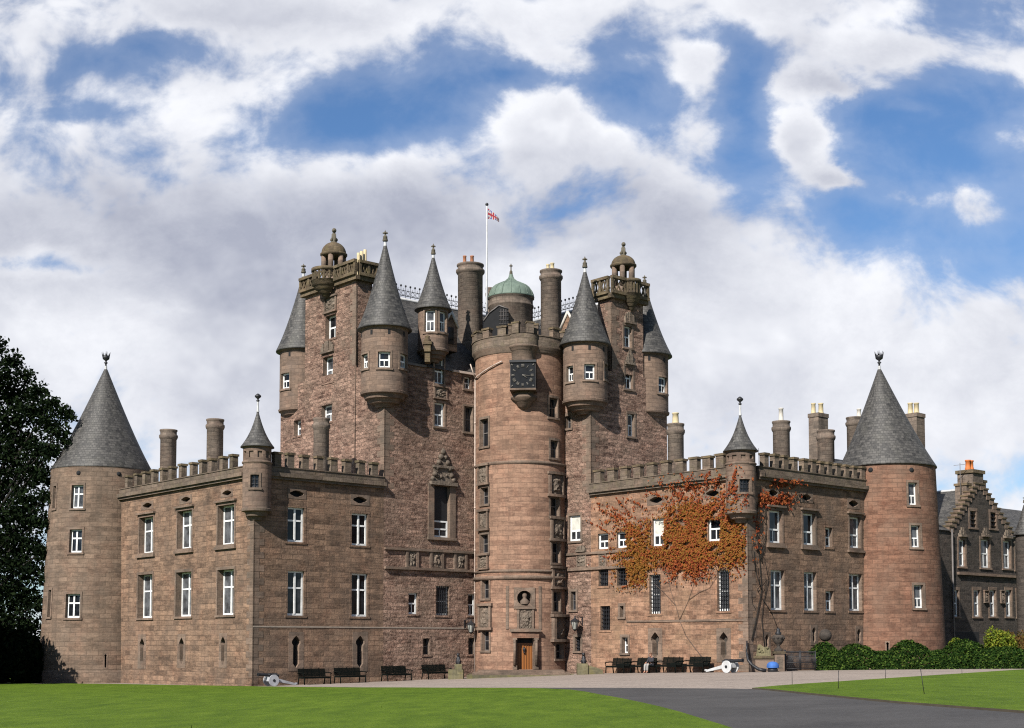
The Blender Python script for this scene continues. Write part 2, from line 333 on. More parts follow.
# ------------------------------------------------------------------ geometry helpers
class MB:
    def __init__(s): s.v = []; s.f = []; s.m = []; s.uv = []; s.mats = []; s.smooth = []; s.nr = []
    def mi(s, m):
        if m not in s.mats: s.mats.append(m)
        return s.mats.index(m)
    def face(s, pts, m, uv=None, smooth=False, nrm=None):
        s.nr.append(nrm)
        pts = [Vector(p) for p in pts]
        if uv is None:
            n = Vector((0, 0, 0))
            for i in range(len(pts)):
                a, b = pts[i], pts[(i + 1) % len(pts)]
                n += a.cross(b)
            if n.length > 0: n.normalize()
            if abs(n.z) > .85 or hypot(n.x, n.y) < 1e-4: uv = [(p.x, p.y) for p in pts]
            else:
                h = hypot(n.x, n.y); tx, ty = -n.y / h, n.x / h
                uv = [(p.x * tx + p.y * ty, p.z / max(.3, h)) for p in pts]
        i = len(s.v); s.v += pts; s.f.append(tuple(range(i, i + len(pts)))); s.m.append(s.mi(m)); s.uv.append(uv); s.smooth.append(smooth)
    def hexa(s, c, m):
        """c: eight corners, bottom four counter-clockwise then top four"""
        for q in ((3, 2, 1, 0), (4, 5, 6, 7), (0, 1, 5, 4), (1, 2, 6, 5), (2, 3, 7, 6), (3, 0, 4, 7)):
            s.face([c[k] for k in q], m)
    def box(s, o, ax, ay, az, m):
        """o: centre of the base; ax, ay half vectors, az full height vector"""
        o, ax, ay, az = map(Vector, (o, ax, ay, az))
        b = [o - ax - ay, o + ax - ay, o + ax + ay, o - ax + ay]
        s.hexa(b + [p + az for p in b], m)
    def cuboid(s, x0, x1, y0, y1, z0, z1, m):
        s.hexa([(x0, y0, z0), (x1, y0, z0), (x1, y1, z0), (x0, y1, z0), (x0, y0, z1), (x1, y0, z1), (x1, y1, z1), (x0, y1, z1)], m)
    def tube(s, a, b, r0, r1, m, n=8, caps=True):
        a, b = Vector(a), Vector(b); d = (b - a)
        if d.length < 1e-6: return
        d.normalize(); x = d.orthogonal().normalized(); y = d.cross(x)
        ra = [a + (x * cos(2 * pi * k / n) + y * sin(2 * pi * k / n)) * r0 for k in range(n)]
        rb = [b + (x * cos(2 * pi * k / n) + y * sin(2 * pi * k / n)) * r1 for k in range(n)]
        L = (b - a).length
        for k in range(n):
            j = (k + 1) % n; u0, u1 = 2 * pi * r0 * k / n, 2 * pi * r0 * (k + 1) / n
            s.face([ra[k], ra[j], rb[j], rb[k]], m, [(u0, 0), (u1, 0), (u1, L), (u0, L)], True)
        if caps: s.face(ra[::-1], m); s.face(rb, m)
    def path(s, pts, r0, r1, m, n=6):
        for i in range(len(pts) - 1):
            k = len(pts) - 1
            s.tube(pts[i], pts[i + 1], r0 + (r1 - r0) * i / k, r0 + (r1 - r0) * (i + 1) / k, m, n, caps=(i in (0, k - 1)))
    def rev(s, c, prof, m, n=32, a0=0., a1=2 * pi, smooth=True):
        """surface of revolution about a vertical axis at c=(x,y); profile of (radius, z)"""
        rm = max(p[0] for p in prof); L = 0
        full = abs(a1 - a0 - 2 * pi) < 1e-6
        for i in range(len(prof) - 1):
            (ra, za), (rb, zb) = prof[i], prof[i + 1]
            dl = hypot(rb - ra, zb - za)
            for k in range(n):
                t0 = a0 + (a1 - a0) * k / n; t1 = a0 + (a1 - a0) * (k + 1) / n
                P = lambda r, t, z: (c[0] + r * cos(t), c[1] + r * sin(t), z)
                q = [P(ra, t0, za), P(ra, t1, za), P(rb, t1, zb), P(rb, t0, zb)]; w = [(t0 * rm, L), (t1 * rm, L), (t1 * rm, L + dl), (t0 * rm, L + dl)]
                if ra < 1e-5: q = [q[0], q[2], q[3]]; w = [w[0], w[2], w[3]]
                elif rb < 1e-5: q = q[:3]; w = w[:3]
                s.face(q, m, w, smooth)
            L += dl
    def ball(s, c, r, m, n=10, sz=1.):
        pr = [(r * sin(pi * i / n), c[2] - r * sz * cos(pi * i / n)) for i in range(n + 1)]
        pr[0] = (0, pr[0][1]); pr[-1] = (0, pr[-1][1])
        s.rev(c, pr, m, n + 4)
    def build(s, name, parent=None, origin=None, link=True):
        o3 = Vector(origin) if origin is not None else Vector((0, 0, 0))
        me = bpy.data.meshes.new(name)
        # weld coincident verts
        key = {}; vl = []; idx = []
        for p in s.v:
            k = (round(p.x, 4), round(p.y, 4), round(p.z, 4))
            if k not in key: key[k] = len(vl); vl.append(p - o3)
            idx.append(key[k])
        fl = []; keep = []
        for i, f in enumerate(s.f):
            g = [idx[k] for k in f]
            if len(set(g)) == len(g): fl.append(g); keep.append(i)
        me.from_pydata(vl, [], fl)
        for m in s.mats: me.materials.append(m)
        ul = me.uv_layers.new(name='UVMap')
        li = 0
        for pi_, i in enumerate(keep):
            me.polygons[pi_].material_index = s.m[i]; me.polygons[pi_].use_smooth = s.smooth[i]
            for w in s.uv[i]: ul.data[li].uv = w; li += 1
        me.update()
        if any(n is not None for n in s.nr):
            ln = []
            for i in keep: ln += s.nr[i] if s.nr[i] is not None else [(0., 0., 0.)] * len(s.f[i])
            me.normals_split_custom_set(ln)
        ob = bpy.data.objects.new(name, me); COL.objects.link(ob)
        place(ob, parent, o3)
        return ob

WO = {}
def place(ob, parent, o3):
    WO[ob] = Vector(o3)
    if parent is not None:
        ob.parent = parent; ob.location = Vector(o3) - WO[parent]
    else: ob.location = o3
def empty(name, loc, label=None, cat=None, group=None, rz=0.):
    e = bpy.data.objects.new(name, None); COL.objects.link(e); e.empty_display_size = .5
    place(e, None, loc); e.rotation_euler.z = rz
    tag(e, label, cat, group)
    return e
def tag(o, label=None, cat=None, group=None, kind=None):
    if label: o['label'] = label
    if cat: o['category'] = cat
    if group: o['group'] = group
    if kind: o['kind'] = kind
    return o
def copy_tree(o, parent=None):
    c = o.copy(); COL.objects.link(c)
    if parent is not None: c.parent = parent
    for ch in list(o.children): copy_tree(ch, c)
    return c

# pixel <-> world
def ray(px, py):
    a = (px - 512) / F; b = (PY0 - py) / F
    return Vector((a, cos(PITCH) - b * sin(PITCH), sin(PITCH) + b * cos(PITCH)))
def at(px, py, Y):
    r = ray(px, py); k = Y / r.y
    return Vector((r.x * k, Y, CZ + r.z * k))
def zat(py, Y, px=512): return at(px, py, Y).z

def hitline(P, d, px, py=600):
    """parameter t so that P+d*t is seen at column px"""
    r = ray(px, py)
    # (P+dt) x r = 0
    return (P.y * r.x - P.x * r.y) / (d.x * r.y - d.y * r.x)
class Plane:
    def __init__(s, O, n):
        s.O = Vector(O); s.n = Vector(n).normalized(); s.d = Vector((-s.n.y, s.n.x)); s.curved = False
    def P(s, a, z, d=0.):
        p = s.O + s.d * a + s.n * d
        return Vector((p.x, p.y, z))
    def pix(s, px, py):
        r = ray(px, py); k = s.O.dot(s.n) / (r.x * s.n.x + r.y * s.n.y)
        p = Vector((r.x, r.y)) * k
        return (p - s.O).dot(s.d), CZ + r.z * k
class Cyl:
    def __init__(s, c, r0, z0, r1, z1):
        s.c = Vector(c); s.r0, s.z0, s.r1, s.z1 = r0, z0, r1, z1; s.curved = True
        s.t = -s.c.normalized(); s.q = Vector((-s.t.y, s.t.x)); s.rr = (r0 + r1) / 2
    def R(s, z): return s.r0 + (s.r1 - s.r0) * (z - s.z0) / (s.z1 - s.z0)
    def P(s, a, z, d=0.):
        th = a / s.rr; r = s.R(z) + d
        p = s.c + s.q * (sin(th) * r) + s.t * (cos(th) * r)
        return Vector((p.x, p.y, z))
    def pix(s, px, py):
        r = ray(px, py); h = Vector((r.x, r.y)); R = s.rr; z = 0
        for _ in range(4):
            A = h.dot(h); B = -2 * h.dot(s.c); C = s.c.dot(s.c) - R * R
            D = max(0, B * B - 4 * A * C); k = (-B - sqrt(D)) / (2 * A); z = CZ + r.z * k
            R = s.R(z)
        p = h * k - s.c
        return atan2(p.dot(s.q), p.dot(s.t)) * s.rr, z

def srect(Sf, x0, y0, x1, y1):
    xm, ym = (x0 + x1) / 2, (y0 + y1) / 2
    return Sf.pix(x0, ym)[0], Sf.pix(x1, ym)[0], Sf.pix(xm, y1)[1], Sf.pix(xm, y0)[1]

def sbox(mb, Sf, a0, a1, z0, z1, d0, d1, m):
    n = max(1, int(abs(a1 - a0) / .35)) if Sf.curved else 1
    for i in range(n):
        p, q = a0 + (a1 - a0) * i / n, a0 + (a1 - a0) * (i + 1) / n
        c = [Sf.P(p, z0, d1), Sf.P(q, z0, d1), Sf.P(q, z0, d0), Sf.P(p, z0, d0), Sf.P(p, z1, d1), Sf.P(q, z1, d1), Sf.P(q, z1, d0), Sf.P(p, z1, d0)]
        fs = [(3, 2, 1, 0), (4, 5, 6, 7), (0, 1, 5, 4), (2, 3, 7, 6)]
        if i == 0: fs.append((3, 0, 4, 7))
        if i == n - 1: fs.append((1, 2, 6, 5))
        for f in fs:
            mb.face([c[k] for k in f], m, [(p, z0), (q, z0), (q, z1), (p, z1)] if f in ((0, 1, 5, 4),) else None)

def wall(mb, Sf, a0, a1, z0, z1, holes, m, depth=.55, rm=None, step=None):
    xs = {a0, a1}; zs = {z0, z1}
    hs = []
    for h in holes:
        h = (max(h[0], a0 + .01), min(h[1], a1 - .01), max(h[2], z0 + .01), min(h[3], z1 - .01))
        if h[1] > h[0] and h[3] > h[2]: hs.append(h); xs |= {h[0], h[1]}; zs |= {h[2], h[3]}
    if Sf.curved:
        step = step or .4; n = int(abs(a1 - a0) / step)
        xs |= {a0 + (a1 - a0) * i / n for i in range(n)}
    xs = sorted(xs); zs = sorted(zs)
    for i in range(len(xs) - 1):
        p, q = xs[i], xs[i + 1]; cx = (p + q) / 2
        z = 0
        # merge vertical runs of solid cells
        run = None
        for j in range(len(zs)):
            solid = j < len(zs) - 1 and not any(h[0] < cx < h[1] and h[2] < (zs[j] + zs[j + 1]) / 2 < h[3] for h in hs)
            if solid and run is None: run = zs[j]
            if not solid and run is not None:
                e = zs[j]
                nn = None
                if Sf.curved:
                    na, nb = [tuple((Sf.q * sin(t_ / Sf.rr) + Sf.t * cos(t_ / Sf.rr)).to_3d()) for t_ in (p, q)]; nn = [na, nb, nb, na]
                mb.face([Sf.P(p, run), Sf.P(q, run), Sf.P(q, e), Sf.P(p, e)], m, [(p, run), (q, run), (q, e), (p, e)], Sf.curved, nn)
                run = None
    for a, b, c, d in hs:
        n = max(1, int((b - a) / .4)) if Sf.curved else 1
        r = rm or m
        mb.face([Sf.P(a, c), Sf.P(a, d), Sf.P(a, d, -depth), Sf.P(a, c, -depth)], r)
        mb.face([Sf.P(b, d), Sf.P(b, c), Sf.P(b, c, -depth), Sf.P(b, d, -depth)], r)
        for k in range(n):
            p, q = a + (b - a) * k / n, a + (b - a) * (k + 1) / n
            mb.face([Sf.P(q, c), Sf.P(p, c), Sf.P(p, c, -depth), Sf.P(q, c, -depth)], r)
            mb.face([Sf.P(p, d), Sf.P(q, d), Sf.P(q, d, -depth), Sf.P(p, d, -depth)], r)

castle = None
def window(parent, Sf, box, style='cross', surround=True, sd=.28, px=True, hood=False, sw=.16, sm=None, dark=False):
    """one window: white (or dark) frame, pane of glass, dressed surround"""
    a0, a1, z0, z1 = srect(Sf, *box) if px else box
    w, h = a1 - a0, z1 - z0
    fm = M_WHITE
    mb = MB(); g = -sd; sm_ = sm or M_DRESS
    e = min(.11, w * .13)
    T = lambda p, q, c, d, o=0., th=.08: sbox(mb, Sf, p - (.006 if p == a0 else 0), q + (.006 if q == a1 else 0), c, d, g - th + o, g + o, fm)
    glass = M_GLASS
    if style in ('cross', 'sash', 'blind', 'sash2'):
        T(a0, a0 + e, z0, z1); T(a1 - e, a1, z0, z1); T(a0 + e, a1 - e, z0, z0 + e * 1.2); T(a0 + e, a1 - e, z1 - e, z1)
        am = (a0 + a1) / 2
        if style == 'cross':
            zt = z0 + h * .62
            T(am - e * .55, am + e * .55, z0 + e, z1 - e, .025, .1); T(a0 + e, a1 - e, zt - e * .5, zt + e * .5, -.004, .07)
            if random.random() < .75 and not dark: glass = M_NET
        elif style == 'blind':
            zt = z0 + h * .40
            T(a0 + e, a1 - e, zt - e * .6, zt + e * .6); T(am - e * .4, am + e * .4, z0 + e, zt - e * .6)
        else:
            zt = z0 + h * (.5 if style == 'sash' else .42)
            T(a0 + e, a1 - e, zt - e * .5, zt + e * .5)
            if w > .45: T(am - e * .3, am + e * .3, z0 + e, zt - e * .5, -.01)
            if random.random() < .4: glass = M_NET
    elif style == 'grille':
        fm = M_WHITE if w * h > 2.2 else M_IRON
        T(a0, a0 + e * .9, z0, z1); T(a1 - e * .9, a1, z0, z1); T(a0 + e, a1 - e, z0, z0 + e * 1.4); T(a0 + e, a1 - e, z1 - e * .8, z1)
        if fm is M_WHITE: T(a0 + e, a1 - e, z0 + h * .46, z0 + h * .46 + e)
        glass = M_NET if w * h > 2.2 else M_GLASS
    else:
        fm = M_RUST
        e *= .6
        T(a0, a0 + e, z0, z1); T(a1 - e, a1, z0, z1); T(a0 + e, a1 - e, z0, z0 + e); T(a0 + e, a1 - e, z1 - e, z1)
        zt = z0 + h * .5; T(a0 + e, a1 - e, zt - e * .5, zt + e * .5)
    if glass is M_GLASS and random.random() < .4: glass = M_MID
    wob = mb.build('window', parent, Sf.P((a0 + a1) / 2, z0, -sd))
    pb = MB()
    n = max(1, int(w / .35)) if Sf.curved else 1
    for k in range(n):
        p, q = a0 + w * k / n, a0 + w * (k + 1) / n
        pb.face([Sf.P(p, z0, g - .045), Sf.P(q, z0, g - .045), Sf.P(q, z1, g - .045), Sf.P(p, z1, g - .045)], glass)
    pb.build('pane', wob, Sf.P((a0 + a1) / 2, z0, -sd))
    if style == 'blind':
        bb = MB(); bb.face([Sf.P(a0 + e, z0 + h * .42, g - .035), Sf.P(a1 - e, z0 + h * .42, g - .035), Sf.P(a1 - e, z1 - e, g - .035), Sf.P(a0 + e, z1 - e, g - .035)], M_BLIND)
        bb.build('blind', wob, Sf.P((a0 + a1) / 2, z0, -sd))
    if style == 'grille':
        gb = MB(); gm = M_IRON
        nx = max(2, int(w / .19)); nz = max(3, int(h / .24))
        for i in range(1, nx): sbox(gb, Sf, a0 + w * i / nx - .022, a0 + w * i / nx + .022, z0, z1, -.14, -.10, gm)
        for i in range(1, nz): sbox(gb, Sf, a0, a1, z0 + h * i / nz - .022, z0 + h * i / nz + .022, -.135, -.105, gm)
        gb.build('grille', wob, Sf.P((a0 + a1) / 2, z0, -.1))
    if dark: pass
    if surround:
        sb = MB(); k = sw; pr = .035 if sm is None else .014
        sbox(sb, Sf, a0 - k, a0, z0, z1, -.02, pr, sm_); sbox(sb, Sf, a1, a1 + k, z0, z1, -.02, pr, sm_)
        sbox(sb, Sf, a0 - k, a1 + k, z1, z1 + k * 1.2, -.02, pr + .01, sm_); sbox(sb, Sf, a0 - k * 1.2, a1 + k * 1.2, z0 - .14, z0, -.02, pr + (.06 if sm is None else .035), sm_)
        if hood: sbox(sb, Sf, a0 - k * 1.7, a1 + k * 1.7, z1 + k * 1.2, z1 + k * 1.2 + .12, -.02, .2, sm_); sbox(sb, Sf, a0 - k * 1.7, a1 + k * 1.7, z0 - .30, z0 - .14, -.02, .16, sm_)
        sb.build('surround', wob, Sf.P((a0 + a1) / 2, z0))
    return (a0, a1, z0, z1)

def plate(parent, Sf, rect, inner, name, depth=.4, back=M_DARK, m=None, proud=.02):
    """stone plate with a shaped opening; rect and inner in (a, z)"""
    m = m or M_DRESS
    a0, a1, z0, z1 = rect
    outer = [(a0, z0), (a1, z0), (a1, z1), (a0, z1)]
    loops = [[Vector((x, y, 0)) for x, y in outer], [Vector((x, y, 0)) for x, y in inner]]
    flat = outer + inner
    mb = MB()
    for t in tessellate_polygon(loops):
        q = [flat[i] for i in t]
        ar = (q[1][0] - q[0][0]) * (q[2][1] - q[0][1]) - (q[2][0] - q[0][0]) * (q[1][1] - q[0][1])
        if ar < 0: q = q[::-1]
        mb.face([Sf.P(x, z, proud) for x, z in q], m)
    for lo, s in ((outer, 1), (inner, -1)):
        for i in range(len(lo)):
            p, q = lo[i], lo[(i + 1) % len(lo)]
            dd = -.03 if s > 0 else -depth
            f = [Sf.P(*p, proud), Sf.P(*q, proud), Sf.P(*q, dd), Sf.P(*p, dd)]
            mb.face(f if s < 0 else f[::-1], m)
    x0, x1 = min(p[0] for p in inner) - .03, max(p[0] for p in inner) + .03
    y0, y1 = min(p[1] for p in inner) - .03, max(p[1] for p in inner) + .03
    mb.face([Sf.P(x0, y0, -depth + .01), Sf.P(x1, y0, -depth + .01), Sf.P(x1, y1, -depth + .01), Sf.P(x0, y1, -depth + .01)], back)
    return mb.build(name, parent, Sf.P((a0 + a1) / 2, z0))

def vent(parent, Sf, px, py, w=9., h=5.2):
    a, z = Sf.pix(px, py); a0, a1, z0, z1 = srect(Sf, px - w / 2, py - h / 2, px + w / 2, py + h / 2)
    rx, rz = (a1 - a0) / 2, (z1 - z0) / 2
    inner = []
    for k in range(24):
        th = 2 * pi * k / 24; r = 1 - .13 * cos(4 * th + pi) * 1
        inner.append((a + rx * cos(th) * min(1, r), z + rz * sin(th) * min(1, r)))
    rect = (a - rx * 1.35, a + rx * 1.35, z - rz * 1.6, z + rz * 1.6)
    plate(parent, Sf, rect, inner, 'oval_vent')
    return (rect[0] + .02, rect[1] - .02, rect[2] + .02, rect[3] - .02)

def lancet(parent, Sf, px, y0, y1, wpx, back=M_DARK, taper_bottom=True):
    a0, a1, z0, z1 = srect(Sf, px - wpx / 2, y0, px + wpx / 2, y1)
    c, r, h = (a0 + a1) / 2, (a1 - a0) / 2, z1 - z0
    inner = [(c, z0), (a1 - r * .25, z0 + r * .9), (a1 - r * .25, z1 - 2.1 * r), (a1 + r * .1, z1 - 1.6 * r), (a1 + r * .05, z1 - 1.1 * r), (c + r * .5, z1 - .45 * r), (c, z1),
             (c - r * .5, z1 - .45 * r), (a0 - r * .05, z1 - 1.1 * r), (a0 - r * .1, z1 - 1.6 * r), (a0 + r * .25, z1 - 2.1 * r), (a0 + r * .25, z0 + r * .9)]
    rect = (a0 - r * .9, a1 + r * .9, z0 - r * .7, z1 + r * .8)
    plate(parent, Sf, rect, inner, 'arrow_slit', back=back)
    return (rect[0] + .02, rect[1] - .02, rect[2] + .02, rect[3] - .02)

def relief(parent, Sf, box, seed, name='armorial_panel', m=None, pediment=False, proud=.14):
    """framed carved panel: a frame and a lumpy shield relief"""
    a0, a1, z0, z1 = srect(Sf, *box)
    m = m or M_CARV; mb = MB(); w, h = a1 - a0, z1 - z0
    e = min(w, h) * .13
    sbox(mb, Sf, a0, a0 + e, z0, z1, -.05, proud, M_DRESS); sbox(mb, Sf, a1 - e, a1, z0, z1, -.05, proud, M_DRESS)
    sbox(mb, Sf, a0 - e * .5, a1 + e * .5, z0 - e, z0, -.05, proud + .06, M_DRESS); sbox(mb, Sf, a0 - e * .5, a1 + e * .5, z1, z1 + e, -.05, proud + .06, M_DRESS)
    n, k = 14, 18
    hh = {}
    for i in range(n + 1):
        for j in range(k + 1):
            u, v = i / n, j / k
            x, y = (u - .5) * 2, (v - .5) * 2
            sh = max(0, 1 - (abs(x) / .62) ** 3 - (abs(y + .05) / .7) ** 3)
            lump = noise.noise(Vector((u * 5 + seed * 3.1, v * 6, seed * 1.7))) + .6 * noise.noise(Vector((abs(x) * 8 + seed, v * 11, 4.)))
            hh[i, j] = .02 + .07 * min(1, sh * 2) + .10 * max(-.35, lump)
            if i in (0, n) or j in (0, k): hh[i, j] = 0
    for i in range(n):
        for j in range(k):
            q = [(i, j), (i + 1, j), (i + 1, j + 1), (i, j + 1)]
            mb.face([Sf.P(a0 + e + (w - 2 * e) * x / n, z0 + h * y / k, .03 + hh[x, y]) for x, y in q], m)
    ob = mb.build(name, parent, Sf.P((a0 + a1) / 2, z0))
    return ob

def parapet(parent, Sf, a0, a1, zc, zcr, zm, merl, mw, name='parapet', m=None, thick=.4, out=.14, cornice=True):
    """cornice at zc, parapet wall up to the crenel sill zcr, merlons (list of positions) up to zm"""
    m = m or M_PARA; mb = MB()
    if cornice:
        sbox(mb, Sf, a0, a1, zc, zc + .16, -.1, .20, m); sbox(mb, Sf, a0, a1, zc + .16, zc + .40, -.1, .34, m)
        for_ = zc + .40
    else: for_ = zc
    sbox(mb, Sf, a0, a1, for_, zcr, out - thick, out, m)
    sbox(mb, Sf, a0, a1, zcr, zcr + .06, out - thick - .04, out + .05, m)
    for c in merl:
        p, q = c - mw / 2, c + mw / 2
        jz = random.uniform(-.03, .03)
        sbox(mb, Sf, p, q, zcr + .06, zm - .14 + jz, out - thick, out, m)
        sbox(mb, Sf, p - .06, q + .06, zm - .14 + jz, zm + jz, out - thick - .05, out + .06, M_LICH)
    return mb.build(name, parent, Sf.P((a0 + a1) / 2, zc))

def finial(parent, c, z0, h, r, white=.25, crown=False):
    mb = MB(); zw = z0 + h * white
    mb.rev(c, [(r * .75, z0 - .25), (r * .55, z0), (r * .42, zw)], M_LEAD, 10)
    if crown:
        mb.rev(c, [(r * .3, zw), (r * .3, z0 + h * .45), (r * .7, z0 + h * .5), (r * .3, z0 + h * .55), (r * .35, z0 + h * .6), (r * 1.15, z0 + h * .68), (r * 1.3, z0 + h * .8), (r * 1.0, z0 + h * .84), (0, z0 + h * .84)], M_IRON, 12)
        for k in range(6):
            th = k * pi / 3; p = (c[0] + r * 1.1 * cos(th), c[1] + r * 1.1 * sin(th))
            mb.tube((p[0], p[1], z0 + h * .8), (c[0] + r * 1.5 * cos(th), c[1] + r * 1.5 * sin(th), z0 + h), r * .22, .01, M_IRON, 5)
        mb.tube((c[0], c[1], z0 + h * .8), (c[0], c[1], z0 + h * 1.06), r * .2, .01, M_IRON, 5)
    else:
        mb.rev(c, [(r * .9, zw), (r * .95, zw + h * .03), (r * .7, zw + h * .25), (r * .85, zw + h * .28), (r * .45, zw + h * .36), (r * .3, zw + h * .45), (r * .3, z0 + h * .8), (r * .45, z0 + h * .84), (r * .2, z0 + h * .9), (0, z0 + h)], M_FIN, 10)
        zc = z0 + h * .77
        for dx, dy in ((1, 0), (-1, 0), (0, 1), (0, -1)):
            mb.tube((c[0], c[1], zc), (c[0] + dx * r * .85, c[1] + dy * r * .85, zc + r * .1), r * .3, r * .26, M_FIN, 6)
    return mb.build('finial', parent, (c[0], c[1], z0))

def ball_finial(parent, c, z0, h, r):
    mb = MB()
    mb.rev(c, [(r * .6, z0 - .2), (r * .4, z0), (r * .34, z0 + h * .45)], M_LEAD, 10)
    mb.rev(c, [(r * .35, z0 + h * .45), (r * .75, z0 + h * .52), (r * .35, z0 + h * .58), (r * .35, z0 + h * .64), (r * 1.2, z0 + h * .76), (r * 1.25, z0 + h * .84), (r * .6, z0 + h * .94), (0, z0 + h)], M_IRON, 10)
    return mb.build('finial', parent, (c[0], c[1], z0))

def cone_roof(parent, c, r, z0, z1, name='cone_roof', n=48, flare=.12, rt=.10, lean=0.):
    H = z1 - z0; pr = []
    for k in range(15):
        u = k / 14; rr = r * (1 - u) + rt * u
        if flare: rr += r * flare * ((1 - u) ** 5) - r * flare * .55 * sin(pi * u) ** 1.0 * .55
        pr.append((max(rt, rr), z0 + H * u))
    mb = MB()
    e = pr[0][0]
    mb.rev(c, [(e - .5, z0 - .02), (e, z0 - .07), pr[0]], M_SLATE, n)
    mb.rev(c, pr, M_SLATE, n)
    for v in mb.v: v.x += lean * max(0, v.z - z0) / H
    return mb.build(name, parent, (c[0], c[1], z0))

# ------------------------------------------------------------------ the plan of the castle
P_A = at(253, 600, 85.0).xy
I0 = P_A + dR * hitline(P_A, dR, 520)            # inner corner of the L
def Wp(u, v): return I0 + dR * u + dL * v
uA = -(I0 - P_A).length
sC = hitline(I0, -dL, 748)
PA = Plane(Wp(uA, 0), -dR)        # left wing, sunny front
PB = Plane(I0, -dL)               # left wing and keep, court front
PC = Plane(I0, -dR)               # right wing, sunny front
PD = Plane(Wp(0, -sC), -dL)       # right wing, shaded front
uL = PB.pix(383.5, 560)[0]
sR = PC.pix(591, 560)[0]
K1 = Plane(Wp(uL, 0), -dR)        # keep, sunny left face
K2 = Plane(Wp(0, -sR), -dL)       # keep, right face
vL = -K1.pix(280.5, 430)[0]
uK = K2.pix(667, 430)[0]

def g(x, y):
    x = max(-60, min(60, x))
    return .37 + .6 * math.tanh(x / 16) - .008 * (min(y, 110) - 84)
def gp(px, py):
    k = 60.
    r = ray(px, py)
    for _ in range(40):
        z = g(r.x * k, r.y * k); k2 = (z - CZ) / r.z
        k = .5 * k + .5 * max(3, min(400, k2))
    return Vector((r.x * k, r.y * k))

castle = empty('castle', (I0.x, I0.y, g(I0.x, I0.y)), 'large red sandstone castle with cone roofed turrets, battlements and a round stair tower', 'castle')
BASE = -1.2
zcw = PA.pix(250, 478)[1]; zcrw = PA.pix(238, 468.3)[1]; zmw = PA.pix(238, 453.0)[1]
zcr_ = PC.pix(725, 480.5)[1]; zcrr = PC.pix(712, 469.5)[1]; zmr = PC.pix(712, 455.0)[1]
print('plan', uA, sC, uL, sR, vL, uK, 'z', zcw, zcrw, zmw, '|', zcr_, zcrr, zmr)

# ---- left wing
hA = []; hB = []
for b in ((139.5, 517, 153.5, 553), (177.5, 510.5, 192, 548.5), (218, 505, 234.5, 544.5)): hA.append(window(castle, PA, b, 'cross', hood=True, sd=.40))
for b in ((138, 574.5, 152.5, 618), (176, 572, 191.5, 616.5), (217.5, 569.5, 234, 615)): hA.append(window(castle, PA, b, 'cross', sd=.42))
for p in ((147.4, 505.5), (185.8, 499.5), (227, 493)): hA.append(vent(castle, PA, *p))
for x, y0, y1 in ((142, 638, 665.5), (181.5, 637.5, 665), (223, 636.5, 665)): hA.append(lancet(castle, PA, x, y0, y1, 4.2))
for b in ((287.5, 507.5, 304, 542), (351.5, 513.5, 367.5, 545.5), (287.5, 571, 304, 615.5), (351.5, 573.5, 367.5, 616.5)): hB.append(window(castle, PB, b, 'cross', sd=.16, sm=M_WING, dark=True))
for p in ((296.8, 493.7), (360, 500)): hB.append(vent(castle, PB, *p, w=14, h=6.5))
for x in (296, 360): hB.append(lancet(castle, PB, x, 635.6, 668, 8))
mb = MB()
sA0 = PA.pix(122.5, 600)[0] - 3
wall(mb, PA, sA0, 0, BASE, zcw + .4, hA, M_WING, rm=M_DRESS)
wall(mb, PB, uA, uL, BASE, zcw + .4, hB, M_WING, rm=M_DRESS)
q = [Wp(uA, 0), Wp(uL, 0), Wp(uL, -sA0), Wp(uA, -sA0)]
mb.face([(p.x, p.y, zcw + .3) for p in q], M_LEAD)
mb.face([(q[3].x, q[3].y, BASE), (q[2].x, q[2].y, BASE), (q[2].x, q[2].y, zcw + .3), (q[3].x, q[3].y, zcw + .3)][::-1], M_WING)
# quoins on the corner
zq = BASE
k = 0
while zq < zcw - .3:
    la, lb = (.75, .42) if k % 2 else (.42, .75)
    h = .40
    sbox(mb, PA, -la, 0.012, zq + .01, zq + h, -.1, .012, M_DRESS); sbox(mb, PB, uA + .0, uA + lb, zq + .01, zq + h, -.1, .012, M_DRESS)
    zq += h + .01; k += 1
mb.build('wing_wall', castle, Wp(uA, 0).to_3d())
mb = MB()
zs = PB.pix(320, 626.8)[1]
sbox(mb, PB, uA + .02, PB.pix(474, 600)[0], zs - .06, zs + .03, -.1, .03, mat('pale string stone', color=(.20, .165, .135), rough=.9))
sbox(mb, PA, sA0, 0, g(*P_A) - .8, g(*P_A) + .55, -.1, .05, M_WING)
mb.build('string_course', castle, Wp(uA, 0).to_3d())
merA = [PA.pix(x, y)[0] for x, y in ((128, 480), (137.5, 478), (145.5, 476), (154, 474), (163, 472), (172, 470), (182, 468), (193, 466), (202.5, 463), (212, 461), (223, 459), (233, 457))]
parapet(castle, PA, sA0, -1.0, zcw, zcrw, zmw, merA, .40)
merB = [PB.pix(x, 463)[0] for x in (277, 290, 304.5, 319, 333, 347, 361, 374)]
parapet(castle, PB, uA + 1.0, uL, zcw, zcrw, zmw, merB, .48)

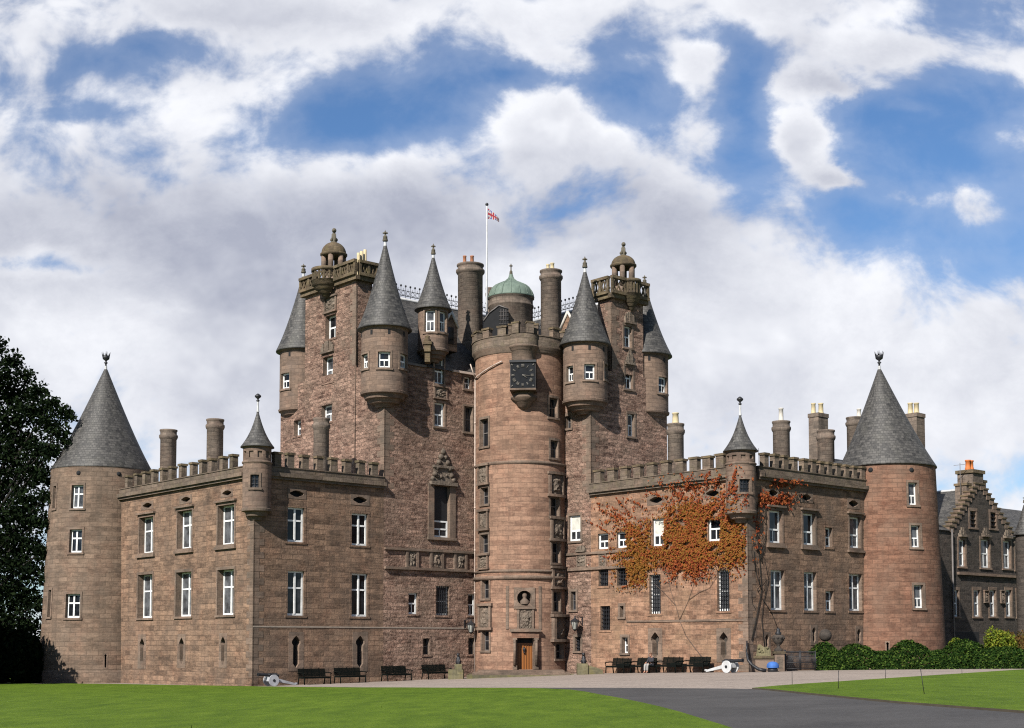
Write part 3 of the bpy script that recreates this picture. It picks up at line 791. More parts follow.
# ---- right wing
hC = []; hD = []; hK1 = []; hK2 = []; hBk = []; hCk = []
hCk.append(window(castle, PC, (569.5, 515.5, 580.7, 541), 'blind', sd=.1))
hCk.append(window(castle, PC, (571, 591.5, 576, 610), 'dark', sd=.2)); hCk.append(window(castle, PC, (575, 637, 580.7, 651), 'grille', sd=.2))
for b, s in (((598, 533.5, 608.3, 549), 'sash'), ((617, 532, 626.7, 547.7), 'sash'), ((652.5, 518.5, 664, 546), 'blind'), ((708, 516.5, 721.5, 541), 'sash')): hC.append(window(castle, PC, b, s, sd=.14, sm=M_RWING, sw=.1))
for b in ((598.6, 568.5, 608.4, 586), (617.2, 567.5, 627.3, 585.5), (649.5, 574.5, 660.8, 613.7), (717.3, 570, 729.6, 611), (600.5, 606, 610.2, 630)): hC.append(window(castle, PC, b, 'grille', sd=.22, sm=M_RWING, sw=.1))
hC.append(window(castle, PC, (620, 606, 623.8, 617), 'dark')); hC.append(window(castle, PC, (622, 637.3, 628, 653), 'sash', sd=.3))
for p in ((656, 500), (712.4, 493.4)): hC.append(vent(castle, PC, *p, w=13, h=6.5))
for x in (655.3, 723.8): hC.append(lancet(castle, PC, x, 632, 659, 7.5, back=M_GREY))
for b in ((769, 510.5, 782, 543), (803, 513.5, 815, 545), (849.5, 517, 860.5, 548)): hD.append(window(castle, PD, b, 'sash2', sd=.22, hood=True))
for b in ((770.5, 570, 784.5, 610), (804, 572, 816.5, 610.5), (849, 574, 862, 610.8)): hD.append(window(castle, PD, b, 'cross', sd=.26, sm=M_WING, sw=.1))
for b in ((825.3, 527.5, 832.5, 547), (825.5, 591, 833.5, 611)): hD.append(window(castle, PD, b, 'sash', sd=.25, sm=M_WING, sw=.1))
for p in ((773, 493), (806.4, 497.5), (853.4, 503.7)): hD.append(vent(castle, PD, *p, w=9.5, h=6.5))
for x, y0, y1 in ((814, 627, 643), (859, 628.5, 643), (767, 634, 648)): hD.append(lancet(castle, PD, x, y0, y1, 3.6))
uD1 = PD.pix(868, 600)[0] + 2.5
mb = MB()
wall(mb, PC, sR, sC, BASE, zcr_ + .4, hC, M_RWING, rm=M_DRESS)
wall(mb, PD, 0, uD1, BASE, zcr_ + .4, hD, M_WING, rm=M_DRESS)
q = [Wp(0, -sR), Wp(0, -sC), Wp(uD1, -sC), Wp(uD1, -sR)]
mb.face([(p.x, p.y, zcr_ + .3) for p in q], M_LEAD)
mb.face([(q[2].x, q[2].y, BASE), (q[3].x, q[3].y, BASE), (q[3].x, q[3].y, zcr_ + .3), (q[2].x, q[2].y, zcr_ + .3)], M_WING)
zq = BASE; k = 0
while zq < zcr_ - .3:
    la, lb = (.75, .42) if k % 2 else (.42, .75)
    sbox(mb, PC, sC - la, sC + .012, zq + .01, zq + .40, -.1, .012, M_DRESS); sbox(mb, PD, 0, lb, zq + .01, zq + .40, -.1, .012, M_DRESS)
    zq += .41; k += 1
mb.build('wing_wall', castle, Wp(0, -sC).to_3d())
mb = MB()
zs = PC.pix(690, 620.5)[1]
sbox(mb, PC, PC.pix(627, 620)[0], sC, zs - .07, zs + .06, -.1, .06, M_DRESS)
z1, z2 = PC.pix(600, 552.5)[1], PC.pix(600, 568)[1]
sbox(mb, PC, 3.6, PC.pix(629, 553)[0], z1 - .08, z1 + .08, -.1, .12, M_DRESS); sbox(mb, PC, 3.6, PC.pix(629, 568)[0], z2 - .1, z2 + .08, -.1, .14, M_DRESS)
mb.build('string_course', castle, Wp(0, -sC).to_3d())
merC = [PC.pix(x, 470)[0] for x in (598.5, 612, 625, 638, 651.5, 666, 680.5, 694.5, 707.5, 721)]
parapet(castle, PC, sR, sC - 1.0, zcr_, zcrr, zmr, merC, .62)
merD = [PD.pix(x, 468)[0] for x in (765, 775, 784, 794, 804, 812.5, 820.5, 828.5, 837, 845.5, 853.5, 861.5)]
parapet(castle, PD, 1.0, uD1, zcr_, zcrr, zmr, merD, .42)
mb = MB()
zr = zmr - .05
pts = [PC.P(a, zr, -.2) for a in [sR + i * 1.2 for i in range(13)]]
for p in pts: mb.tube((p.x, p.y, zcrr), (p.x, p.y, zr + .12), .015, .015, M_IRON, 4)
mb.path(pts, .012, .012, M_IRON, 4)
pts = [PB.P(a, zmw - .05, -.2) for a in [uA + 1.5 + i * 1.2 for i in range(9)]]
for p in pts: mb.tube((p.x, p.y, zcrw), (p.x, p.y, zmw + .07), .015, .015, M_IRON, 4)
mb.path(pts, .012, .012, M_IRON, 4)
mb.build('wire_rail', castle, Wp(0, -sR).to_3d())

# ---- keep walls
ZE = PB.pix(462, 373)[1]
for b in ((325.5, 315, 336, 338.5), (323, 356.5, 333, 382), (321.5, 404.8, 332, 422), (294, 420.2, 301, 435.7)): (hK1).append((b,))
for b, s in (((434.5, 358.6, 443.8, 384), 'sash'), ((434.2, 402.8, 444.2, 426.5), 'sash'), ((464, 406.5, 472.5, 432), 'dark'), ((464, 377, 470.3, 389), 'sash'),
             ((436, 586, 449.2, 615.4), 'grille'), ((468, 594, 475.2, 615.4), 'sash'), ((408.4, 593, 417.5, 614), 'sash'), ((423, 638.3, 429.5, 654.5), 'dark'), ((468.2, 638, 474.6, 654.3), 'dark'), ((433.5, 486, 449.3, 537.4), 'blindless')):
    if s == 'blindless':
        a0, a1, z0, z1 = srect(PB, *b); hBk.append((a0, a1, z0, z1))
        zz = PB.pix(441, 520.5)[1]
        window(castle, PB, (a0, a1, z0, zz), 'sash', px=False, surround=False, sd=.2)
        mb = MB(); sbox(mb, PB, a0, a1, zz + .02, z1, -.4, -.24, M_IRON)
        sbox(mb, PB, a0 - .5, a0, z0, z1 + .1, -.02, .09, M_DRESS); sbox(mb, PB, a1, a1 + .5, z0, z1 + .1, -.02, .09, M_DRESS); sbox(mb, PB, a0 - .55, a1 + .55, z0 - .2, z0, -.02, .16, M_DRESS)
        mb.build('shutter', castle, PB.P(a0, z0))
    else: hBk.append(window(castle, PB, b, s, sd=.25 if s != 'sash' else .16, sm=M_RUB if b[1] > 440 else None, sw=.12))
k1 = []
for (b,) in hK1: k1.append(window(castle, K1, b, 'sash', sd=.34, sm=M_RUB, sw=.12))
hCk.append(window(castle, PC, (565.2, 416, 571, 428.5), 'dark'))
for b in ((625, 366.8, 632.6, 389), (627.6, 414, 634.2, 436.5)): hK2.append(window(castle, K2, b, 'sash', sd=.22))
mb = MB()
wall(mb, K1, -vL, 0, 9, ZE, [h for h in k1 if h[2] < ZE - 1.2], M_RUB, rm=M_DRESS)
wall(mb, PB, uL, .3, BASE, ZE, hBk, M_RUB, rm=M_DRESS)
wall(mb, PC, -.3, sR, BASE, ZE, hCk, M_RUB, rm=M_DRESS)
wall(mb, K2, 0, uK, 9, ZE, hK2, M_RUB, rm=M_DRESS)
for (p, q) in ((Wp(uL, vL), Wp(uK, vL)), (Wp(uK, vL), Wp(uK, -sR))):
    mb.face([(q.x, q.y, BASE), (p.x, p.y, BASE), (p.x, p.y, ZE), (q.x, q.y, ZE)], M_RUB)
zq = 13; k = 0
zq = 12.9
while zq < ZE - .5:
    la, lb = (.8, .45) if k % 2 else (.45, .8)
    sbox(mb, K1, -la, .012, zq + .01, zq + .42, -.1, .012, M_DRESS); sbox(mb, PB, uL, uL + lb, zq + .01, zq + .42, -.1, .012, M_DRESS)
    sbox(mb, PC, sR - la, sR + .012, zq + .01, zq + .42, -.1, .012, M_DRESS); sbox(mb, K2, 0, lb, zq + .01, zq + .42, -.1, .012, M_DRESS)
    zq += .43; k += 1
# eaves gutters
sbox(mb, PB, PB.pix(402, 360)[0], PB.pix(425, 368)[0], ZE - .05, ZE + .1, -.1, .18, M_RUST)
sbox(mb, PB, PB.pix(452, 368)[0], -3.4, ZE - .05, ZE + .1, -.1, .2, M_PIPE)
mb.build('keep_wall', castle, Wp(0, 0).to_3d())

# panel band on the keep
mb = MB()
zt_, zb_ = PB.pix(430, 550.3)[1], PB.pix(430, 569)[1]
a0, a1 = uL + .05, PB.pix(474, 560)[0]
sbox(mb, PB, a0, a1, zt_ - .10, zt_ + .06, -.1, .16, M_DRESS); sbox(mb, PB, a0, a1, zb_ - .12, zb_ + .05, -.1, .2, M_DRESS)
for x in (406.5, 417, 430.5, 442, 454.5, 465.5):
    a = PB.pix(x, 560)[0]; sbox(mb, PB, a - .09, a + .09, zb_ + .05, zt_ - .1, -.1, .11, M_DRESS)
mb.build('string_course', castle, Wp(uL, 0).to_3d())
for i, b in enumerate(((408, 551.5, 416, 566.5), (432, 552, 441, 567.5), (456, 553, 464.5, 568.5))): relief(castle, PB, b, 1 + i, proud=.06)
for i, b in enumerate(((576.5, 555, 586.5, 566.5), (599, 554, 606.6, 566))): relief(castle, PC, b, 6 + i, proud=.05)
relief(castle, PB, (433.5, 387.5, 446.5, 398), 21, proud=.1)
# carved pediment over the tall keep window
a0, a1, z0, z1 = srect(PB, 430.5, 452, 454, 485)
mb = MB(); w, h = a1 - a0, z1 - z0
sbox(mb, PB, a0 - .1, a1 + .1, z0 - .05, z0 + .2, -.05, .32, M_CARV); sbox(mb, PB, a0 + .12 * w, a1 - .12 * w, z0 + .2, z0 + h * .55, -.05, .12, M_CARV)
sbox(mb, PB, a0 + .08 * w, a1 - .08 * w, z0 + h * .5, z0 + h * .58, -.05, .25, M_CARV)
for i in range(11):
    u = i / 10; x = a0 + w * (.06 + .88 * u); top = h * (1 - abs(u - .5) * 2) ** .8
    zz = z0 + .1 + max(h * .12, top * .95)
    mb.ball(tuple(PB.P(x, zz, .1)), .17 + .05 * random.random(), M_CARV, 6)
    if .2 < u < .8:
        sbox(mb, PB, x - .1, x + .1, z0 + h * .55, zz, -.05, .1 + .05 * random.random(), M_CARV)
for i in range(14): mb.ball(tuple(PB.P(a0 + w * random.uniform(.15, .85), z0 + h * random.uniform(.2, .55), .12)), random.uniform(.08, .15), M_CARV, 5)
mb.tube(PB.P((a0 + a1) / 2, z1 - .2, .1), PB.P((a0 + a1) / 2, z1 + .25, .1), .12, .06, M_CARV, 6)
mb.build('carved_pediment', castle, PB.P((a0 + a1) / 2, z0))
# small pediments on the keep
def pediment(Sf, box, seed, arch=False):
    a0, a1, z0, z1 = srect(Sf, *box); mb = MB(); w, h = a1 - a0, z1 - z0
    sbox(mb, Sf, a0, a1, z0, z0 + .14, -.05, .2, M_CARV)
    n = 8
    for i in range(n):
        u = (i + .5) / n; t = sqrt(max(0, 1 - (2 * u - 1) ** 2)) if arch else 1 - abs(2 * u - 1)
        sbox(mb, Sf, a0 + w * i / n + .004, a0 + w * (i + 1) / n - .004, z0 + .14, z0 + .14 + max(.1, (h - .14) * t), -.05, .09 + .03 * ((i * 7 + seed) % 3), M_CARV)
    mb.build('pediment', castle, Sf.P((a0 + a1) / 2, z0))
pediment(K1, (322, 341, 334.5, 353), 1, True)
relief(castle, K1, (325, 297.5, 337, 311), 31, proud=.12)
pediment(K2, (624, 312, 634.5, 324), 2, True); pediment(K2, (624.5, 348, 634, 365), 3)
pediment(PC, (577, 545.5, 586.5, 552), 4, True)

# ---- keep roofs with iron cresting
ZR = at(400, 294, Wp(uL, 5.2).y + 2).z
VR_, UR_ = 5.2, 5.0
roof = MB()
def q3(u, v, z): p = Wp(u, v); return (p.x, p.y, z)
roof.face([q3(uL + .7, -.1, ZE), q3(UR_ + .0, -.1, ZE), q3(UR_, VR_, ZR), q3(uL + .8, VR_, ZR)], M_SLATE)
roof.face([q3(uL + .8, VR_, ZR), q3(UR_, VR_, ZR), q3(uK, vL, ZE), q3(uL + .7, vL, ZE)], M_SLATE)
roof.face([q3(uL + .8, VR_, ZR), q3(uL + .7, vL, ZE), q3(uL + .7, -.1, ZE)], M_SLATE)
roof.face([q3(-.1, VR_, ZE), q3(-.1, -sR + .7, ZE), q3(UR_, -sR + .8, ZR), q3(UR_, VR_, ZR)], M_SLATE)
roof.face([q3(UR_, VR_, ZR), q3(UR_, -sR + .8, ZR), q3(uK, -sR + .7, ZE), q3(uK, vL, ZE)], M_SLATE)
roof.face([q3(UR_, -sR + .8, ZR), q3(-.1, -sR + .7, ZE), q3(uK, -sR + .7, ZE)], M_SLATE)
rf = roof.build('slate_roof', castle, Wp(0, 0).to_3d())
cr = MB()
def cresting(u0, v0, u1, v1):
    L = hypot(u1 - u0, v1 - v0); n = int(L / .42)
    for i in range(n + 1):
        t = i / n; p = Wp(u0 + (u1 - u0) * t, v0 + (v1 - v0) * t); d = (Wp(u1, v1) - Wp(u0, v0)).normalized() * .42
        z = ZR; x, y = p
        cr.tube((x, y, z - .1), (x, y, z + .95), .026, .02, M_IRON, 4)
        cr.ball((x, y, z + 1.0), .075, M_IRON, 4, 1.3)
        if i < n:
            for zz, r in ((.28, .03), (.66, .02)): cr.tube((x, y, z + zz), (x + d.x, y + d.y, z + zz), r, r, M_IRON, 4, False)
            c = Vector((x + d.x / 2, y + d.y / 2, z + .48)); R = .15
            for k in range(8):
                f = lambda kk: (c.x + d.x / .42 * R * cos(kk * pi / 4), c.y + d.y / .42 * R * cos(kk * pi / 4), c.z + R * sin(kk * pi / 4))
                cr.tube(f(k), f(k + 1), .018, .018, M_IRON, 4, False)
            cr.tube((x + d.x / 2, y + d.y / 2, z + .66), (x + d.x / 2, y + d.y / 2, z + .84), .018, .015, M_IRON, 4)
    cr.tube(tuple(Wp(u0, v0)) + (ZR,), tuple(Wp(u1, v1)) + (ZR,), .11, .11, M_LEAD, 6)
cresting(uL + .9, VR_, UR_, VR_); cresting(UR_, VR_, UR_, -sR + .9)
cr.build('roof_cresting', castle, Wp(UR_, VR_).to_3d())
def dormer(Sf, px, y0, y1, wpx, depth_in):
    """small gabled roof dormer with pale skews"""
    a, z0 = Sf.pix(px, y1); a1 = Sf.pix(px + wpx / 2, y1)[0]; w = a1 - a; z1 = Sf.pix(px, y0)[1]; zm_ = z0 + (z1 - z0) * .45
    dd = -depth_in; mb = MB()
    mb.face([Sf.P(a - w, z0 - 1, dd), Sf.P(a + w, z0 - 1, dd), Sf.P(a + w, zm_, dd), Sf.P(a, z1, dd), Sf.P(a - w, zm_, dd)], M_WING)
    for s in (-1, 1):
        e = [Sf.P(a + s * w * 1.1, zm_ - .08, dd + .06), Sf.P(a, z1 + .06, dd + .06)]
        mb.tube(e[0], e[1], .10, .10, M_SKEW, 6)
        r_ = [Sf.P(a + s * w * 1.12, zm_ - .1, dd), Sf.P(a, z1, dd), Sf.P(a, z1, dd - 4), Sf.P(a + s * w * 1.12, zm_ - .1, dd - 4)]
        mb.face(r_ if s > 0 else r_[::-1], M_SLATE)
        mb.face([Sf.P(a + s * w, z0 - 1, dd), Sf.P(a + s * w, z0 - 1, dd - 4), Sf.P(a + s * w, zm_, dd - 4), Sf.P(a + s * w, zm_, dd)], M_WING)
    sbox(mb, Sf, a - w * .45, a + w * .45, z0 - .5, zm_ - .1, dd - .02, dd + .03, M_GLASS)
    return mb.build('dormer', castle, Sf.P(a, z0))
dormer(PB, 455, 311, 336, 13, .5)
dormer(PC, 556, 310, 336, 14, 1.2)

# ---- cap houses of the keep
def balustrade(parent, Sf, a0, a1, zb, zt, out=.35, oriel=None, m=M_LICH, solid=False):
    mb = MB(); W_ = .16
    segs = [(a0, a1)]
    if oriel: segs = [(a0, oriel[0]), (oriel[1], a1)]
    for p, q in segs:
        sbox(mb, Sf, p, q, zb - .30, zb, -.1, out * .75, m); sbox(mb, Sf, p, q, zb, zb + .22, out - W_ - .02, out + .06, m); sbox(mb, Sf, p, q, zt - .2, zt, out - W_ - .04, out + .08, m)
        n = max(1, round((q - p) / 1.0)); L = (q - p) / n
        for i in range(n + 1):
            c = p + L * i; c = min(max(c, p + .09), q - .09)
            sbox(mb, Sf, c - .09, c + .09, zb + .22, zt - .2, out - W_, out + .02, m)
        if solid: sbox(mb, Sf, p, q, zb + .22, zt - .2, out - W_ - .06, out - W_ + .02, m)
        for i in range(n):
            for k in range(3):
                x0 = p + L * (i + k / 3) ; x1 = x0 + L / 3 - .02; x0 += .02
                za, zc = zb + .22, zt - .2
                for (s0, e0), (s1, e1) in (((x0, za), (x1, zc)), ((x1, za), (x0, zc))):
                    mb.tube(Sf.P(s0, e0, out - W_ / 2), Sf.P(s1, e1, out - W_ / 2), .055, .055, m, 5, False)
    if oriel:
        c = (oriel[0] + oriel[1]) / 2; r = (oriel[1] - oriel[0]) / 2
        base = Sf.P(c, 0, out - .15); th = atan2(Sf.n.y, Sf.n.x)
        A0, A1 = th - pi / 2, th + pi / 2
        xy = (base.x, base.y)
        mb.rev(xy, [(.05, zb - .95), (r * .3, zb - .85), (r * .34, zb - .66), (r * .6, zb - .6), (r * .64, zb - .42), (r * .86, zb - .36), (r * .9, zb - .16), (r + .06, zb - .1), (r + .06, zb + .22)], m, 16, A0, A1)
        mb.rev(xy, [(r - .12, zt - .22), (r + .1, zt - .22), (r + .1, zt), (r - .14, zt)], m, 16, A0, A1); mb.rev(xy, [(r - .1, zb + .22), (r + .06, zb + .22)], m, 16, A0, A1)
        for k in range(9):
            t = A0 + pi * k / 8; p = (xy[0] + (r - .04) * cos(t), xy[1] + (r - .04) * sin(t))
            mb.tube((p[0], p[1], zb + .2), (p[0], p[1], zt - .2), .09, .09, m, 5, False)
            if k < 8:
                t2 = A0 + pi * (k + 1) / 8; p2 = (xy[0] + (r - .04) * cos(t2), xy[1] + (r - .04) * sin(t2))
                mb.tube((p[0], p[1], zb + .2), (p2[0], p2[1], zt - .2), .05, .05, m, 5, False); mb.tube((p2[0], p2[1], zb + .2), (p[0], p[1], zt - .2), .05, .05, m, 5, False)
    return mb
def statue_on(parent, c, z, h, m=M_FIN):
    mb = MB(); r = h * .17
    mb.rev(c, [(r * 1.1, z - .1), (r * 1.1, z + h * .08), (r * .8, z + h * .12), (r * .95, z + h * .3), (r * .75, z + h * .55), (r * .5, z + h * .66)], m, 12)
    mb.ball((c[0] + .02, c[1] - r * .25, z + h * .8), h * .15, m, 8, 1.1)
    for s in (-1, 1):
        mb.tube((c[0] + s * r * .6, c[1] - r * .9, z + h * .08), (c[0] + s * r * .5, c[1] - r * .35, z + h * .55), h * .055, h * .065, m, 6)
        mb.ball((c[0] + s * r * .75, c[1] + r * .3, z + h * .2), h * .13, m, 6)
    mb.ball((c[0], c[1] - r * .95, z + h * .77), h * .07, m, 6)
    return mb.build('statue', parent, (c[0], c[1], z))
def cupola(c, zb, z_ring, zd, zt, r):
    """open lantern of columns under a dome with a statue on top"""
    mb = MB()
    n = 6
    mb.rev(c, [(r * .95, zb - .8), (r * .95, zb), (0, zb)], M_DRESS, 24)
    for k in range(n):
        t = k * 2 * pi / n + .35
        mb.tube((c[0] + r * .82 * cos(t), c[1] + r * .82 * sin(t), zb), (c[0] + r * .82 * cos(t), c[1] + r * .82 * sin(t), z_ring), r * .23, r * .22, M_DRESS, 8)
    mb.rev(c, [(0, z_ring - .02), (r * 1.0, z_ring - .02), (r * 1.12, z_ring + .10), (r * 1.12, z_ring + .2), (r * 1.02, z_ring + .24)], M_LICH, 24)
    ob = mb.build('cupola', castle, (c[0], c[1], zb))
    d = MB(); H = zd - z_ring - .24
    d.rev(c, [(r * 1.02 * cos(t * pi / 16), z_ring + .24 + H * sin(t * pi / 16)) for t in range(9)], M_LICH, 24)
    d.build('dome', ob, (c[0], c[1], z_ring))
    statue_on(ob, c, zd - .02, zt - zd)
# left cap house, flush with K1
s0, s1 = K1.pix(305.5, 300)[0], K1.pix(356, 300)[0]
vq1, vq2 = -s1, -s0
KR = Plane(Wp(0, vq1), -dL)
ucr = KR.pix(372, 300)[0]
zb = K1.pix(340, 281.5)[1]; zt_ = K1.pix(356, 260.5)[1]
hcap = [k1[0]]
mb = MB()
wall(mb, K1, s0, s1, ZE, zb, [h for h in k1 if h[3] > ZE], M_RUB, rm=M_DRESS); wall(mb, KR, uL, ucr, ZE, zb, [], M_RUB)
Kb = [Wp(ucr, vq1), Wp(ucr, vq2), Wp(uL, vq2)]
for p, q in ((Kb[0], Kb[1]), (Kb[1], Kb[2])): mb.face([(p.x, p.y, ZE), (q.x, q.y, ZE), (q.x, q.y, zb), (p.x, p.y, zb)], M_RUB)
mb.face([q3(uL, vq1, zb - .1), q3(ucr, vq1, zb - .1), q3(ucr, vq2, zb - .1), q3(uL, vq2, zb - .1)], M_LEAD)
zq = ZE + .2
while zq < zb - .8: sbox(mb, K1, s1 - (.7 if int(zq / .43) % 2 else .42), s1 + .012, zq, zq + .42, -.1, .012, M_DRESS); zq += .43
ch = mb.build('cap_house', castle, Wp(uL, vq1).to_3d())
orl = (K1.pix(321.5, 285)[0], K1.pix(337.5, 285)[0])
b1 = balustrade(ch, K1, s0 - .3, s1 + .35, zb, zt_, oriel=orl, solid=True); b1.build('balustrade', ch, K1.P(s1, zb))
b2 = balustrade(ch, KR, uL + .02, ucr + .3, zb, zt_, solid=True); b2.build('balustrade', ch, KR.P(uL, zb))
cc = Wp(uL + 1.75, (vq1 + vq2) / 2)
tt = hitline(Wp(uL + 1.9, 0), dL, 333.8, 255); cc = Wp(uL + 1.9, tt)
zf = lambda py: zat(py, cc.y)
cupola((cc.x, cc.y), zf(276), zf(257), zf(242.5), zf(227.5), 12.3 * cc.y / F)
pc = MB()
for i, x in enumerate((358.5, 361.5, 365)):
    p = at(x, 255, KR.P(uL + 1, 0).y + 2.4 + i * .3); pc.tube((p.x, p.y, zb - .1), (p.x, p.y, zat(253 - i * 1.6, p.y)), .14, .12, M_CREAM, 8)
pc.build('chimney_pots', ch, (p.x, p.y, zb))
# right cap house, flush with K2
s0, s1 = K2.pix(612, 310)[0], K2.pix(643, 310)[0]
KL = Plane(Wp(s0, 0), -dR)
sl = KL.pix(598, 310)[0]; vq2 = -sl
zb = K2.pix(612, 294)[1]; zt_ = K2.pix(608, 275.5)[1]
bw = (624, 326, 631.6, 347.5)
h2 = window(castle, K2, bw, 'sash', sd=.22)
mb = MB()
wall(mb, K2, s0, s1, ZE, zb, [h2], M_RUB, rm=M_DRESS); wall(mb, KL, sl, sR, ZE, zb, [], M_RUB)
p3 = [Wp(s1, -sR), Wp(s1, vq2), Wp(s0, vq2)]
for p, q in ((p3[0], p3[1]), (p3[1], p3[2])): mb.face([(p.x, p.y, ZE), (q.x, q.y, ZE), (q.x, q.y, zb), (p.x, p.y, zb)], M_RUB)
mb.face([q3(s0, -sR, zb - .1), q3(s1, -sR, zb - .1), q3(s1, vq2, zb - .1), q3(s0, vq2, zb - .1)], M_LEAD)
zq = ZE + .2
while zq < zb - .8:
    sbox(mb, K2, s0 - .012, s0 + (.7 if int(zq / .43) % 2 else .42), zq, zq + .42, -.1, .012, M_DRESS); sbox(mb, KL, sR - (.42 if int(zq / .43) % 2 else .7), sR, zq, zq + .42, -.1, .012, M_DRESS); zq += .43
ch2 = mb.build('cap_house', castle, Wp(s0, -sR).to_3d())
orl = (K2.pix(623, 285)[0], K2.pix(635, 285)[0])
balustrade(ch2, K2, s0 - .32, s1 + .3, zb, zt_, oriel=orl).build('balustrade', ch2, K2.P(s0, zb))
balustrade(ch2, KL, sl - .3, sR - .02, zb, zt_).build('balustrade', ch2, KL.P(sR, zb))
tt = hitline(Wp(0, -sR + 1.7), dR, 623.3, 265); cc = Wp(tt, -sR + 1.7)
cupola((cc.x, cc.y), zf(288), zf(268), zf(255.5), zf(241.5), 12 * cc.y / F)

# ---- turrets
def turret(c, r, zb, zt, za, m, wins, corb=.7, over=1.07, fin=(1., .2), holes_py=None, flare=.1, style='sash', n_vents=True):
    cy = Cyl(c, r, zb, r, zt); hs = []
    for b in wins: hs.append(window(castle, cy, b, style, sd=.16, sw=.12))
    mb = MB()
    wall(mb, cy, -pi * r, pi * r, zb, zt, hs, m, depth=.3, rm=M_DRESS, step=.28)
    k = corb
    mb.rev(tuple(c), [(.05, zb - k), (r * .35, zb - k), (r * .42, zb - k * .78), (r * .62, zb - k * .74), (r * .7, zb - k * .5), (r * .84, zb - k * .46), (r * .9, zb - k * .2), (r * 1.03, zb - k * .16), (r * 1.05, zb), (r * .98, zb + .05)], M_TURR, 40, smooth=False)
    mb.rev(tuple(c), [(r, zt - .12), (r * 1.04, zt - .06), (r * 1.04, zt)], M_DRESS, 40)
    ob = mb.build('turret', castle, (c[0], c[1], zb))
    cone_roof(ob, tuple(c), r * over, zt, za, flare=flare)
    if n_vents:
        for k in range(8):
            a = (k - 4) * 2 * pi * r / 8 + .3; v = MB()
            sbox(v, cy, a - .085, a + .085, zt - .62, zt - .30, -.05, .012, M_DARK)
            v.build('pigeon_hole', ob, cy.P(a, zt - .6))
    finial(ob, tuple(c), za, *fin)
    return ob, cy
def yr(c): return c.y
# near corner of the left block
c = at(384.3, 400, K1.P(0, 0).y + .5).xy
z = lambda py: zat(py, c.y - 1.3)
turret(c, 23.4 * c.y / F, z(390), z(325.5), zat(245, c.y), M_TURR, ((378, 351.5, 390.5, 367.5), (361.8, 354, 368, 368.5), (400, 354, 407, 368.5)), corb=1.0, fin=(1.05, .2))
# far left corner
Q = at(300.5, 400, 100).xy; a_ = K1.pix(300.5, 400)[0]; Q = K1.P(a_, 0).xy
c = at(302.3, 400, Q.y + 1.95).xy
turret(c, 22.8 * c.y / F, z(408), z(348.5), zat(276, c.y), M_TURR, ((281.3, 373, 289.5, 388.5),), corb=.9, fin=(.95, .2))
# near corner of the right block
c = at(585.3, 400, PC.P(sR, 0).y + .6).xy
turret(c, 22.4 * c.y / F, z(398.5), z(341.5), zat(271.5, c.y), M_TURR, ((584.3, 364, 595.3, 379.5), (566.8, 366, 573.3, 381.5), (604.4, 365, 610, 380.5)), corb=.95, fin=(1.1, .2))
# far right corner
a_ = K2.pix(645.5, 400)[0]; Q = K2.P(a_, 0).xy
c = at(645.3, 400, Q.y + 1.7).xy
turret(c, 23.2 * c.y / F, z(410.5), z(353), zat(287, c.y), M_TURR, ((658.4, 377, 666.8, 393),), corb=.8, fin=(.9, .18))
# round dormer turret on the court front of the keep
c = at(433, 340, PB.P(PB.pix(433, 340)[0], 0).y + .25).xy
turret(c, 15.3 * c.y / F, z(347), z(305.5), zat(258, c.y), M_TURR, ((424.8, 310, 435.2, 331.5), (439.6, 311.5, 446.6, 332)), corb=.85, fin=(1.05, .18), over=1.12, n_vents=False)
mb = MB(); zz = zat(335, 95); p = at(427.5, 340, PB.P(PB.pix(428, 340)[0], 0).y - .9)
mb.cuboid(p.x - .22, p.x + .22, p.y - .22, p.y + .6, zat(352, p.y), zat(345, p.y), M_LICH); mb.cuboid(p.x - .3, p.x + .3, p.y - .3, p.y + .6, zat(345, p.y) + .002, zat(342, p.y), M_LICH)
mb.rev((p.x, p.y), [(.22, zat(342, p.y)), (.25, zat(340, p.y)), (.12, zat(338, p.y)), (.18, zat(336.5, p.y)), (0, zat(335, p.y))], M_LICH, 8)
mb.cuboid(p.x - .18, p.x + .18, p.y - .1, p.y + .7, zat(362, p.y), zat(352, p.y) - .002, M_LICH)
mb.build('skew_finial', castle, p)
